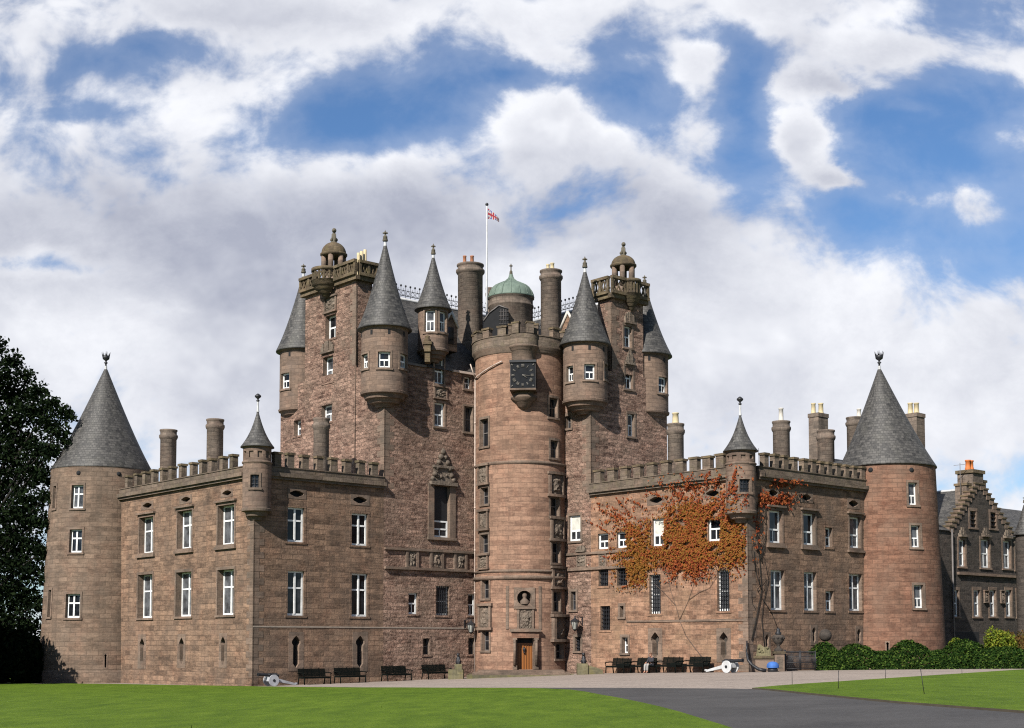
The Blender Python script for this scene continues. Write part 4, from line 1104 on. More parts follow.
# bartizans of the wings
def bartizan(c, r, Sf_y, zb, zl, zt, za, zf_, boxw):
    cy = Cyl(c, r, zb, r, zl); mb = MB(); hs = []
    hs.append(window(castle, cy, boxw, 'grille', sd=.14, sw=.12))
    wall(mb, cy, -pi * r, pi * r, zb, zl, hs, M_TURR, depth=.25, rm=M_DRESS, step=.25)
    mb.rev(tuple(c), [(.05, zb - .75), (r * .35, zb - .7), (r * .45, zb - .5), (r * .7, zb - .45), (r * .8, zb - .22), (r * 1.05, zb - .15), (r * 1.07, zb), (r, zb + .04)], M_DRESS, 32, smooth=False)
    mb.rev(tuple(c), [(r, zl - .05), (r * 1.06, zl), (r * 1.06, zl + .08), (r * .98, zl + .12)], M_DRESS, 32)
    cu = Cyl(c, r * .98, zl + .1, r * .98, zt); hs = []
    for k in range(10):
        a = (k - 4.7) * 2 * pi * cu.rr / 10; hs.append((a - .15, a + .15, zl + .3, zt - .38))
    wall(mb, cu, -pi * cu.rr, pi * cu.rr, zl + .1, zt, hs, M_TURR, depth=.12, rm=M_DRESS, step=.2)
    mb.rev(tuple(c), [(r * .98 - .10, zl + .1), (r * .98 - .10, zt)], M_DRESS, 32)
    mb.rev(tuple(c), [(r * .98, zt - .15), (r * 1.08, zt - .05), (r * 1.08, zt)], M_DRESS, 32)
    ob = mb.build('bartizan', castle, (c[0], c[1], zb))
    H = za - zt; rr = r * 1.17; pr = []
    for k in range(15):
        u = k / 14; pr.append((max(.06, rr * ((1 - u) * .62 + .38 * (1 - u) ** 3.2)), zt - .05 + H * u))
    rb = MB(); rb.rev(tuple(c), [(rr - .4, zt - .02), (rr, zt - .1), pr[0]], M_SLATE, 40); rb.rev(tuple(c), pr, M_SLATE, 40)
    rb.build('bell_roof', ob, (c[0], c[1], zt))
    ball_finial(ob, tuple(c), za - .05, zf_ - za, .165)
    return ob
c = at(256.8, 500, P_A.y + .25).xy
z = lambda py: zat(py, c.y - .8)
bartizan(c, 14.4 * c.y / F, None, z(508), z(462), z(444.5), zat(408, c.y), zat(392.5, c.y), (250.5, 474.5, 259, 487.5))
c = at(741, 500, Wp(0, -sC).y + .3).xy
bartizan(c, 15 * c.y / F, None, z(510.5), z(463.5), z(448.5), zat(411.5, c.y), zat(395.5, c.y), (739.5, 479, 750, 492))

# ---- big round end towers
def round_tower(cx, Yc, rb, rt_, ybase, yeave, yapex, re, m, wins, holes, style, slits, lean=0.):
    c = at(cx, 600, Yc).xy
    ze = zat(yeave, Yc)
    cy = Cyl(c, rb * Yc / F, 0, rt_ * Yc / F, ze); hs = []
    for b in wins: hs.append(window(castle, cy, b, style, sd=.22, sw=.14))
    for b in holes: hs.append(lancet(castle, cy, *b))
    mb = MB()
    wall(mb, cy, -pi * cy.rr, pi * cy.rr, BASE, ze, hs, m, rm=M_DRESS, step=.45)
    mb.rev(tuple(c), [(cy.R(0) + .06, BASE), (cy.R(0) + .06, g(c.x, c.y) + .85), (cy.R(1), g(c.x, c.y) + .98)], m, 48)
    ob = mb.build('round_tower', castle, (c.x, c.y, 0))
    za = zat(yapex, Yc)
    cone_roof(ob, tuple(c), re * Yc / F, ze, za, flare=.05, rt=.12, n=64, lean=lean)
    for px, py in slits:
        a, z = cy.pix(px, py); v = MB()
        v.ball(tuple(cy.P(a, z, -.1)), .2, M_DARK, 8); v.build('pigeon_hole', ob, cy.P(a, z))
    return ob, c, cy, za
ob, c, cyL, za = round_tower(100, 102.0, 57, 49.3, 683, 471.5, 369.5, 47.2, M_LTOW,
    ((71.5, 485, 83.3, 508.3), (69.5, 529.3, 82, 552.5), (65.8, 594, 80, 617.8), (48.2, 590, 51.0, 617), (53.3, 486, 56.0, 508.5)), ((105.5, 654, 668, 2.4),), 'cross', ((78.5, 473), (119, 474)), lean=.12)
finial(ob, (c[0] + .12, c[1]), za - .3, 1.6, .215, white=.35, crown=True)
ob, c, cyR, za = round_tower(889.3, 94.2, 54.3, 46.6, 660, 468.5, 369.5, 45.8, M_RTOW,
    ((908.3, 482.5, 917.3, 504.8), (911, 525.3, 920.3, 547.3), (914, 585, 923.6, 608)), ((887.6, 642, 652, 2.6),), 'sash2', ((870.5, 470), (911.6, 470)), lean=-.42)
finial(ob, (c[0] - .42, c[1]), za - .3, 1.55, .215, white=.35, crown=True)

# ---- stair tower in the inner corner
YS = 96.9
cs = at(521, 600, YS).xy; RS = 46 * YS / F
CY = Cyl(cs, RS, 0, RS, 25)
zp0, zp1, zp2 = zat(356.5, YS), zat(346, YS), zat(335.8, YS)
hs = []
for b in ((480.2, 419, 488.3, 446.5), (481, 487.6, 488.3, 504.2), (480.6, 534.5, 488.2, 553), (482, 580, 489, 598.5), (482, 631, 489.2, 650.6),
          (549, 398, 557.4, 417.5), (550.3, 440.5, 557.8, 458), (550.5, 497, 559, 516), (552, 542.5, 560, 563), (553, 591.6, 560.2, 611.6), (555.6, 643.5, 563.4, 659)):
    hs.append(window(castle, CY, b, 'dark', sd=.24, sw=.14))
dr_ = srect(CY, 516.8, 638, 533.8, 669.5)
hs.append(dr_)
ni = CY.pix(524.5, 598); NR = .50
inner = [(ni[0] + NR * cos(2 * pi * k / 24), ni[1] + NR * sin(2 * pi * k / 24)) for k in range(24)]
nrect = (ni[0] - .72, ni[0] + .72, ni[1] - .75, ni[1] + .72)
niche = plate(castle, CY, nrect, inner, 'bust_niche', depth=.5, back=M_GREY, proud=.06)
b_ = MB(); pb_ = CY.P(ni[0] + .02, ni[1] - .42, -.12)
b_.rev((pb_.x, pb_.y), [(.3, pb_.z), (.33, pb_.z + .2), (.18, pb_.z + .34), (.11, pb_.z + .42), (.15, pb_.z + .5), (.17, pb_.z + .62), (.12, pb_.z + .72), (0, pb_.z + .76)], M_DRESS, 12)
b_.build('bust', niche, pb_)
hs.append((nrect[0] + .02, nrect[1] - .02, nrect[2] + .02, nrect[3] - .02))
mb = MB()
wall(mb, CY, -pi * RS, pi * RS, BASE, zp0, hs, M_STAIR, rm=M_DRESS, step=.33, depth=.4)
mb.rev(tuple(cs), [(RS, zp0 - .4), (RS + .1, zp0 - .32), (RS + .1, zp0 - .15), (RS + .24, zp0 - .02), (RS + .24, zp0 + .04)], M_DRESS, 64)
for py, hh, o in ((461, .2, .10), (570, .16, .10), (576, .26, .16)):
    zz = CY.pix(521, py)[1]; mb.rev(tuple(cs), [(RS, zz - hh), (RS + o, zz - hh * .6), (RS + o, zz), (RS, zz + .05)], M_DRESS, 64)
mb.face([(cs.x + (RS) * cos(t * pi / 16), cs.y + RS * sin(t * pi / 16), zp0 + .1) for t in range(32)], M_LEAD)
stair = mb.build('stair_tower', castle, (cs.x, cs.y, 0))
# its battlements, bulging over the clock
CP = Cyl(cs, RS + .22, 0, RS + .22, 26)
L = pi * (RS + .22)
skip = CP.pix(523.5, 345)[0]
mer = [-L + 2 * L * i / 16 for i in range(16)]
mer = [a for a in mer if abs(a - skip) > 1.35]
po = parapet(stair, CP, -L, L, zp0 + .05, zp1, zp2, mer, .62, out=.02, thick=.4, cornice=False)
cb = at(523.5, 345, 93.95).xy; RBg = 15.6 * 93.2 / F
CB = Cyl(cb, RBg, 0, RBg, 26)
mb = MB()
wall(mb, CB, -pi * RBg * .62, pi * RBg * .62, zp0 - .05, zp1 + .06, [], M_PARA, step=.2)
mb.rev(tuple(cb), [(RBg - .35, zp1 + .06), (RBg + .04, zp1 + .06)], M_PARA, 32)
mb.rev(tuple(cb), [(RBg * .78, zat(362.5, 92.7)), (RBg * .82, zp0 - .30), (RBg * .92, zp0 - .24), (RBg * .94, zp0 - .12), (RBg + .03, zp0 - .06), (RBg + .03, zp0 + .02), (RBg, zp0 + .04)], M_DRESS, 32)
for a in (-1.75, -.62, .5, 1.6): sbox(mb, CB, a - .27, a + .27, zp1 + .06, zp2 + .02, -.36, 0.01, M_PARA); sbox(mb, CB, a - .32, a + .32, zp2 + .022, zp2 + .14, -.4, .05, M_LICH)
mb.build('parapet', stair, (cb.x, cb.y, zp0))
# carved panels beside the windows
for i, b in enumerate(((478.9, 466, 489, 483), (479.5, 511.5, 489, 528.5), (479.5, 555.5, 489, 568), (479.6, 606, 491.8, 627.5),
          (548.3, 474.5, 562.5, 494.3), (550, 519.2, 563, 538.6), (551.3, 568.5, 564.3, 586.8), (551.5, 617, 566, 639))):
    relief(castle, CY, b, 40 + i, proud=.16 if i < 7 else .32)
relief(castle, CY, (517.2, 609, 533.6, 628.5), 60, proud=.10)
# portal
a0, a1, z0, z1 = dr_
mb = MB()
e = .2
for s, p in ((-1, a0 - e), (1, a1)):
    sbox(mb, CY, p, p + e, z0, z1, -.05, .22, M_DRESS); sbox(mb, CY, p - .04, p + e + .04, z0, z0 + .28, -.05, .28, M_DRESS); sbox(mb, CY, p - .04, p + e + .04, z1 - .12, z1, -.05, .28, M_DRESS)
sbox(mb, CY, a0 - e - .1, a1 + e + .1, z1 + .002, z1 + .42, -.05, .22, M_RTOW); sbox(mb, CY, a0 - e - .2, a1 + e + .2, z1 + .422, z1 + .62, -.05, .36, M_DRESS)
for s in (-1, 1):
    p = CY.P((a0 + a1) / 2 + s * ((a1 - a0) / 2 + e * .5), 0, .3); mb.tube((p.x, p.y, z0 + .28), (p.x, p.y, z1 - .1), .1, .09, M_DRESS, 10)
sbox(mb, CY, a0 - .75, a0 - .55, z1 + .6, nrect[3] + .1, -.05, .05, M_DRESS); sbox(mb, CY, a1 + .35, a1 + .55, z1 + .6, nrect[3] + .1, -.05, .05, M_DRESS)
mb.build('portal', stair, CY.P(a0, z0))
mb = MB()
zdoor = z0 + (z1 - z0) * .84
mb.face([CY.P(a0, z0, -.36), CY.P(a1, z0, -.36), CY.P(a1, zdoor, -.36), CY.P(a0, zdoor, -.36)], M_DOOR, [(0, 0), (1.2, 0), (1.2, 2), (0, 2)])
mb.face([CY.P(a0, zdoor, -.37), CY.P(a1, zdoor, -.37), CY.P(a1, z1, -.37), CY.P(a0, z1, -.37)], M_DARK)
for k in range(6): sbox(mb, CY, a0 + (a1 - a0) * (k + .46) / 6, a0 + (a1 - a0) * (k + .54) / 6, z0 + .05, zdoor - .05, -.36, -.335, M_DOOR)
door = mb.build('door', castle, CY.P(a0, z0))
mb = MB()
pc_ = CY.P((a0 + a1) / 2 - .05, z0 + 1.35, -.31)
mb.ball(tuple(pc_), .11, M_IRON, 6, 1.6); mb.ball(tuple(pc_ + Vector((0, -.02, -.2))), .07, M_IRON, 6)
mb.build('knocker', door, pc_)
# clock
nC = (CY.t * cos(radians(4)) + CY.q * sin(radians(-4))).normalized()
pf = at(522.8, 375, 92.55).xy
CK = Plane(pf, nC)
hw = 12.9 * 92.5 / F; zc0, zc1 = zat(388, 92.5), zat(362.3, 92.5)
mb = MB()
sbox(mb, CK, -hw, hw, zc0, zc1, -1.6, 0, M_IRON)
sbox(mb, CK, -hw - .04, hw + .04, zc1, zc1 + .16, -1.6, .12, M_IRON); sbox(mb, CK, -hw - .03, hw + .03, zc0 - .12, zc0, -1.6, .06, M_DRESS)
pcb = CK.P(0, 0, -1.15)
mb.rev((pcb.x, pcb.y), [(.1, zc0 - 1.3), (hw * .5, zc0 - 1.1), (hw * .7, zc0 - .75), (hw * 1.05, zc0 - .55), (hw * 1.08, zc0 - .4), (hw * .8, zc0 - .38), (hw * .8, zc0 - .12)], M_DRESS, 24)
clock = mb.build('clock', castle, CK.P(0, zc0))
mb = MB()
M_DIAL = mat('slate blue dial', color=(.010, .011, .013), rough=.85, spec=.1); M_GILT = mat('faded gilt', color=(.10, .092, .08), rough=.8)
zcm = (zc0 + zc1) / 2
sbox(mb, CK, -hw * .95, hw * .95, zcm - hw * .95, zcm + hw * .95, .0, .03, M_DIAL)
NUM = ['XII', 'I', 'II', 'III', 'IIII', 'V', 'VI', 'VII', 'VIII', 'IX', 'X', 'XI']
for k in range(12):
    th = pi / 2 - k * pi / 6; rr = hw * .76
    cx_, cz_ = rr * cos(th), zcm + rr * sin(th)
    st = NUM[k]; wch = .055
    x = -len(st) * wch / 2
    rx = (cos(th - pi / 2), sin(th - pi / 2)); ry = (cos(th), sin(th))
    def L2(px_, py_): return CK.P(cx_ + px_ * rx[0] + py_ * ry[0], cz_ + px_ * rx[1] + py_ * ry[1], .045)
    for chx in st:
        w_ = wch * (1.4 if chx in 'XV' else .8); H_ = .11
        segs = {'I': [((.5, 0), (.5, 1))], 'V': [((0, 1), (.5, 0)), ((1, 1), (.5, 0))], 'X': [((0, 0), (1, 1)), ((0, 1), (1, 0))]}[chx]
        for (x0_, y0_), (x1_, y1_) in segs: mb.tube(L2(x + w_ * x0_, (y0_ - .5) * 2 * H_), L2(x + w_ * x1_, (y1_ - .5) * 2 * H_), .022, .022, M_GILT, 4)
        x += w_ + .012
for sx in (-1, 1):
    for sz in (-1, 1): mb.tube(CK.P(sx * hw * .78, zcm + sz * hw * .78, .035), CK.P(sx * hw * .9, zcm + sz * hw * .9, .035), .05, .03, M_GILT, 5)
mb.build('clock_dial', clock, CK.P(0, zc0))
mb = MB()
mb.tube(CK.P(-.04, zcm + .02, .07), CK.P(hw * .62, zcm - .06, .07), .03, .014, M_GILT, 5); mb.tube(CK.P(.0, zcm + .03, .08), CK.P(hw * .34, zcm - .22, .08), .035, .02, M_GILT, 5); mb.ball(tuple(CK.P(0, zcm, .07)), .05, M_GILT, 6)
mb.build('clock_hands', clock, CK.P(0, zcm))
# drum with the copper dome behind the battlements
cd = at(511, 320, 100.3).xy; rd = 22.2 * 100.3 / F
mb = MB()
zd0, zd1 = zp0, zat(298.5, 100.3)
mb.rev(tuple(cd), [(rd, zd0), (rd, zd1 - .75), (rd + .06, zd1 - .7), (rd + .06, zd1 - .6), (rd, zd1 - .55), (rd, zd1 - .12), (rd + .1, zd1 - .05), (rd + .1, zd1)], M_CHIM, 48)
drum = mb.build('drum', castle, (cd.x, cd.y, zd0))
mb = MB(); R_ = 23 * 100.3 / F; H_ = zat(274.5, 100.3) - zd1
pr = [(R_ - .15, zd1 - .04), (R_ + .05, zd1 - .04), (R_ + .03, zd1 + .06)] + [(R_ * r_, zd1 + H_ * h_) for r_, h_ in ((1.0, .08), (.98, .17), (.93, .29), (.85, .40), (.73, .50), (.57, .58), (.40, .65), (.25, .72), (.16, .80), (.11, .9), (.08, 1.))]
mb.rev(tuple(cd), pr, M_COPPER, 48)
for k in range(16):
    t = 2 * pi * k / 16
    mb.path([(cd.x + (r_ + .01) * cos(t), cd.y + (r_ + .01) * sin(t), z_) for r_, z_ in pr[2:-2]], .035, .025, M_COPPER, 4)
mb.build('copper_dome', drum, (cd.x, cd.y, zd1))
finial(drum, tuple(cd), zat(275, 100.3) - .1, 1.0, .15, white=.05)

mb = MB()
hood = [(483.5, 345), (508.5, 345), (508.5, 309), (499, 305.5), (489, 313), (483.5, 321)]
fr_, bk_ = [at(x, y, 98.0) for x, y in hood], [at(x, y, 98.0) + Vector((0, 2.6, 0)) for x, y in hood]
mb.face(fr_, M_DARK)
for k in range(6): mb.face([fr_[k], bk_[k], bk_[(k + 1) % 6], fr_[(k + 1) % 6]], M_SLATE)
for k in range(2, 5): mb.tube(fr_[k] + Vector((0, -.03, 0)), fr_[k + 1] + Vector((0, -.03, 0)), .05, .05, M_RUST, 5)
for x in (501, 503.5, 506): mb.tube(at(x, 309, 97.97), at(x, 325, 97.97), .02, .02, M_RUST, 4)
for y in (312, 316, 320, 324): mb.tube(at(499, y, 97.97), at(508.3, y, 97.97), .02, .02, M_RUST, 4)
mb.build('glazed_hood', castle, fr_[0])
# ---- chimneys
def chimney(c, r, z0, z1, pots=(), pm=M_TERRA, sq=False, m=M_CHIM):
    mb = MB()
    if not sq:
        mb.rev(tuple(c), [(r, z0), (r, z1 - .75), (r * 1.05, z1 - .72), (r * 1.16, z1 - .58), (r * 1.16, z1 - .42), (r * 1.02, z1 - .36), (r * 1.02, z1 - .16), (r * 1.1, z1 - .1), (r * 1.1, z1), (0, z1)], m, 28)
    else:
        for x, y, a, b in ((r, r * sq, z0, z1 - .3), (r * 1.08, r * sq * 1.1, z1 - .298, z1)):
            o = Vector((c[0], c[1], a)); mb.box(o, dR.to_3d() * x, dL.to_3d() * y, (0, 0, b - a), m)
    mb_ob = mb.build('chimney', castle, (c[0], c[1], z0))
    for dx, pr_, ph in pots:
        p = MB(); pc2 = (c[0] + dx, c[1])
        p.rev(pc2, [(pr_ * 1.1, z1 - .02), (pr_ * 1.1, z1 + .1), (pr_, z1 + .14), (pr_ * .9, z1 + ph - .1), (pr_ * 1.05, z1 + ph - .08), (pr_ * 1.05, z1 + ph), (pr_ * .7, z1 + ph), (pr_ * .7, z1)], pm, 12)
        p.build('chimney_pot', mb_ob, (pc2[0], pc2[1], z1))
def cu(u, px, py=470): return Wp(u, hitline(Wp(u, 0), dL, px, py))
def cv(v, px, py=470): return Wp(hitline(Wp(0, v), dR, px, py), v)
for c, wpx, ytop, pots, pm in ((cu(-17.5, 168), 8, 430, (), None), (cu(-17.5, 214.6), 8.2, 419.5, (), None), (cu(-15.5, 321), 7.8, 418.5, (), None),
        (cv(-13, 675.9), 8.1, 424, ((0, .22, .75),), M_CREAM), (cv(-15, 781.7), 8.4, 421.5, ((0, .17, .95),), M_SKEW), (cv(-16, 826.3), 8.3, 430.5, (), None)):
    chimney(c, wpx * c.y / F, 11.5, zat(ytop, c.y), pots, pm)
c = cv(-13.5, 819); chimney(c, 8.0 * c.y / F, 11.5, zat(414, c.y), ((-.35, .17, .8), (.2, .19, .8)), M_CREAM, sq=.75)
c = cv(-10, 855.5); chimney(c, 8. * c.y / F, 11.5, zat(417.5, c.y), ((.35, .18, .7),), M_SKEW)
c = cv(-16.2, 916)
mb = MB(); ue = hitline(Wp(0, -18), dR, 931); zb2 = zat(478, 100)
for a_, b_ in ((Wp(uD1 - .4, -18), Wp(ue, -18)), (Wp(ue, -18), Wp(ue, -13.5)), (Wp(ue, -13.5), Wp(uD1 - .4, -13.5))):
    mb.face([(a_.x, a_.y, BASE), (b_.x, b_.y, BASE), (b_.x, b_.y, zb2), (a_.x, a_.y, zb2)], M_GREY)
ra_, rb_, rc_, rd_ = Wp(uD1 - .4, -18.2), Wp(ue + .2, -18.2), Wp(ue + .2, -13.3), Wp(uD1 - .4, -13.3); rm0, rm1 = Wp(uD1 - .4, -15.75), Wp(ue + .2, -15.75)
mb.face([(ra_.x, ra_.y, zb2 - .05), (rb_.x, rb_.y, zb2 - .05), (rm1.x, rm1.y, zb2 + 1.2), (rm0.x, rm0.y, zb2 + 1.2)], M_SLATE)
mb.face([(rc_.x, rc_.y, zb2 - .05), (rd_.x, rd_.y, zb2 - .05), (rm0.x, rm0.y, zb2 + 1.2), (rm1.x, rm1.y, zb2 + 1.2)], M_SLATE)
mb.face([(rb_.x, rb_.y, zb2 - .05), (rc_.x, rc_.y, zb2 - .05), (rm1.x, rm1.y, zb2 + 1.2)], M_GREY)
mb.build('rear_range', castle, Wp(uD1, -18).to_3d())
print('ue', ue, uD1, 'chim u', (c - I0).dot(dR))
chimney(c, 7.2 * c.y / F, 9, zat(414, c.y), ((-.35, .2, .85), (.12, .2, .85)), M_CREAM, sq=.9)
c = at(470.3, 300, 99.6).xy; chimney(c, 12.6 * 99.6 / F, ZE, zat(265, 99.6), ((-.42, .13, .68), (.12, .14, .68)), M_TERRA)
c = at(551, 300, 100.6).xy; chimney(c, 10.4 * 100.6 / F, ZE, zat(271, 100.6), ((-.22, .13, .5), (.1, .15, .6)), M_CREAM)
c = at(489.5, 300, 106).xy; chimney(c, .28, ZE + 2, zat(288, 106))

# ---- pipes of the stair tower
mb = MB()
p0 = PB.P(PB.pix(472.9, 520)[0], 0, .22)
mb.tube((p0.x, p0.y, .5), (p0.x, p0.y, zat(379, p0.y)), .042, .042, M_PIPE, 8)
for zz in (3, 6, 9, 12, 15, 18): mb.tube((p0.x, p0.y, zz), (p0.x, p0.y, zz + .12), .065, .065, M_PIPE, 8)
pth = [CY.P(a, zat(y, CY.P(a, 0).y), .13) for a, y in ((CY.pix(478.5, 376)[0], 377), (CY.pix(486, 371)[0], 371), (CY.pix(494, 366)[0], 366), (CY.pix(502.6, 361.5)[0], 361.5))]
mb.path([Vector((p0.x, p0.y, zat(379, p0.y)))] + pth, .045, .045, M_PIPE, 8)
mb.tube((p0.x, p0.y, zat(379, p0.y)), tuple(PB.P(PB.pix(468.5, 365)[0], zat(365, 96.5), .2)), .042, .042, M_PIPE, 8)
mb.build('downpipe', castle, (p0.x, p0.y, .5))
mb = MB(); a = K1.pix(356, 400)[0]; p = K1.P(a, 0, .08)
mb.tube((p.x, p.y, 14), (p.x, p.y, 24.5), .026, .026, M_DRESS, 6); mb.build('downpipe', castle, (p.x, p.y, 14))
mb = MB(); a = PB.pix(383.3, 560)[0]; p = PB.P(a, 0, .05)

# flagpole
fp = at(486.8, 300, 103.5); zt_ = zat(205.5, 103.5)
fl = empty('flagpole', (fp.x, fp.y, ZE + 3.5), 'thin white flagpole with a small red and blue flag above the keep roof', 'flagpole')
mb = MB(); mb.tube((fp.x, fp.y, ZE + 1.5), (fp.x, fp.y, zt_), .09, .055, M_LEAD, 8); mb.ball((fp.x, fp.y, zt_ + .08), .13, M_IRON, 6)
mb.build('pole', fl, (fp.x, fp.y, ZE + 1.5))
mb = MB(); px_ = 103.5 / F
nx_, nz_ = 14, 8
def fpt(i, j):
    u, v = i / nx_, j / nz_
    return Vector((fp.x + .07 + 11.5 * px_ * u, fp.y + .12 * sin(u * 7) * u + .1 * v, zat(208.3, 103.5) - (10.5 * px_ * (1 - .7 * u)) * v - 10.5 * px_ * u ** 1.2))
for i in range(nx_):
    for j in range(nz_):
        u, v = (i + .5) / nx_, (j + .5) / nz_
        d1, d2 = abs(u - v), abs(u + v - 1)
        m_ = M_RED if (abs(u - .5) < .1 or abs(v - .5) < .12) else M_LEAD if (abs(u - .5) < .17 or abs(v - .5) < .22 or min(d1, d2) < .12) else M_NAVY
        if min(d1, d2) < .05: m_ = M_RED
        mb.face([fpt(i, j), fpt(i, j + 1), fpt(i + 1, j + 1), fpt(i + 1, j)], m_, smooth=True)
mb.build('flag', fl, fp)

# ------------------------------------------------------------------ ground, road, gravel, lawns
XS = [-60 + i for i in range(121)]
def clip(poly, x, keep_right):
    out = []
    for i in range(len(poly)):
        p, q = poly[i], poly[(i + 1) % len(poly)]
        pin = (p[0] >= x) if keep_right else (p[0] <= x); qin = (q[0] >= x) if keep_right else (q[0] <= x)
        if pin: out.append(p)
        if pin != qin:
            t = (x - p[0]) / (q[0] - p[0]); out.append((x, p[1] + t * (q[1] - p[1])))
    return out
def sheet(name, poly, h, m, label=None, side=None):
    """a sheet draped h above the terrain, cut at the terrain's own breaks; optional soil lip down its rim"""
    mb = MB(); poly = [(p[0], p[1]) for p in poly]
    tris = tessellate_polygon([[Vector((x, y, 0)) for x, y in poly]])
    for t in tris:
        T = [poly[i] for i in t]
        lo, hi = min(p[0] for p in T), max(p[0] for p in T)
        cuts = [lo] + [x for x in XS if lo < x < hi] + [hi]
        for i in range(len(cuts) - 1):
            P = T
            if i > 0: P = clip(P, cuts[i], True)
            if i < len(cuts) - 2: P = clip(P, cuts[i + 1], False)
            if len(P) < 3: continue
            ar = sum(P[k][0] * P[(k + 1) % len(P)][1] - P[(k + 1) % len(P)][0] * P[k][1] for k in range(len(P)))
            if abs(ar) < 1e-7: continue
            if ar < 0: P = P[::-1]
            mb.face([(x, y, g(x, y) + h) for x, y in P], m, [(x, y) for x, y in P])
    if side:
        n = len(poly)
        for i in range(n):
            (x0, y0), (x1, y1) = poly[i], poly[(i + 1) % n]
            k = max(1, int(abs(x1 - x0)))
            for j in range(k):
                a = (x0 + (x1 - x0) * j / k, y0 + (y1 - y0) * j / k); b = (x0 + (x1 - x0) * (j + 1) / k, y0 + (y1 - y0) * (j + 1) / k)
                mb.face([(a[0], a[1], g(*a) - .02), (b[0], b[1], g(*b) - .02), (b[0], b[1], g(*b) + h), (a[0], a[1], g(*a) + h)], side)
    ob = mb.build(name); tag(ob, label, kind='structure')
    return ob
def gridg():
    mb = MB(); ys = [-40, 0, 110, 400, 3000]; xs = [-3000, -400] + XS + [400, 3000]
    for i in range(len(xs) - 1):
        for j in range(len(ys) - 1):
            c = [(xs[i], ys[j]), (xs[i + 1], ys[j]), (xs[i + 1], ys[j + 1]), (xs[i], ys[j + 1])]
            mb.face([(x, y, g(x, y)) for x, y in c], M_GRASS, c)
    tag(mb.build('ground'), kind='structure')
gridg()
G = lambda *pts: [gp(x, y) for x, y in pts]
glow = G((60, 684.2), (120, 684.6), (253, 686.6), (330, 687.4), (400, 688), (480, 688.2), (570, 688.3), (660, 688.7), (735, 689.3), (752, 689.3), (775, 687.3), (800, 685.4), (840, 682.7), (880, 680), (920, 677.3), (960, 674.6), (1000, 671.8), (1040, 669.2))
sheet('gravel_forecourt', glow + [(50, 92), (50, 108), (-36, 108), (-36, 97)], .012, M_GRAVEL)
rup = G((200, 685.9), (253, 686.9), (330, 687.3), (400, 687.9), (480, 688.1), (570, 688.2), (660, 688.6), (735, 689.2), (760, 690.2), (800, 694.5), (850, 699.6), (900, 704.5), (960, 709.3), (1024, 714.3), (1100, 720.5), (1250, 735))
rlo = G((1250, 1100), (900, 830), (790, 752), (725, 729), (700, 721), (680, 714.5), (660, 709), (640, 704.3), (620, 700), (600, 696.3), (585, 693.3), (570, 691.2), (545, 690), (520, 689.4), (400, 688.7), (300, 688), (220, 686.7))
sheet('road', rup + rlo, .022, M_ASPH)
llo = G((220, 686.7), (300, 688), (400, 688.7), (520, 689.4), (545, 690), (570, 691.2), (585, 693.3), (600, 696.3), (620, 700), (640, 704.3), (660, 709), (680, 714.5), (700, 721), (725, 729), (790, 752), (900, 830), (1250, 1100))
sheet('lawn', [(-60, 3), (-60, 85), (-52, 92)] + G((-20, 684.6), (60, 684.4), (120, 684.9)) + llo + [(8, 3)], .07, M_GRASS, side=M_SOIL)
rl = G((752, 689.8), (775, 687.5), (800, 685.6), (840, 682.9), (880, 680.2), (920, 677.5), (960, 674.8), (1000, 672), (1040, 669.4)) + [(58, 92), (58, 40)] + G((1250, 733), (1100, 720), (1024, 713.9), (960, 708.9), (900, 704.1), (850, 699.2), (800, 694.1), (770, 690.8))
sheet('lawn', rl, .07, M_GRASS, side=M_SOIL)

# mown blades on the nearer lawn, a ground cover nobody could count
def blades():
    mb = []; rnd = random.Random(3)
    V = []; Fc = []
    def inside(p, poly):
        c = False
        for i in range(len(poly)):
            (x1, y1), (x2, y2) = poly[i], poly[i - 1]
            if (y1 > p[1]) != (y2 > p[1]) and p[0] < (x2 - x1) * (p[1] - y1) / (y2 - y1) + x1: c = not c
        return c
    L1 = [(-60, 3), (-60, 85)] + [tuple(p) for p in G((-20, 684.8), (60, 684.8), (120, 685.2)) + llo] + [(8, 3)]
    L2 = [tuple(p) for p in rl]
    n = 0
    while n < 90000:
        px = rnd.uniform(-20, 1044); py = rnd.uniform(686, 735)
        p = gp(px, py) if n % 1 == 0 else p
        if not (inside(p, L1) or inside(p, L2)): n += .2; continue
        n += 1
        s = .012 + p.y * .00032; h = rnd.uniform(.04, .12); a = rnd.uniform(0, pi)
        z = g(p.x, p.y) + .06; i = len(V)
        dx, dy = cos(a) * s, sin(a) * s; lx, ly = rnd.gauss(0, .03), rnd.gauss(0, .03)
        V += [(p.x - dx, p.y - dy, z), (p.x + dx, p.y + dy, z), (p.x + lx, p.y + ly, z + h)]; Fc.append((i, i + 1, i + 2))
    me = bpy.data.meshes.new('grass_blades'); me.from_pydata(V, [], Fc); me.materials.append(M_BLADE)
    ob = bpy.data.objects.new('grass_blades', me); COL.objects.link(ob)
    tag(ob, 'short mown grass blades on the lawns', 'grass', kind='stuff')
blades()

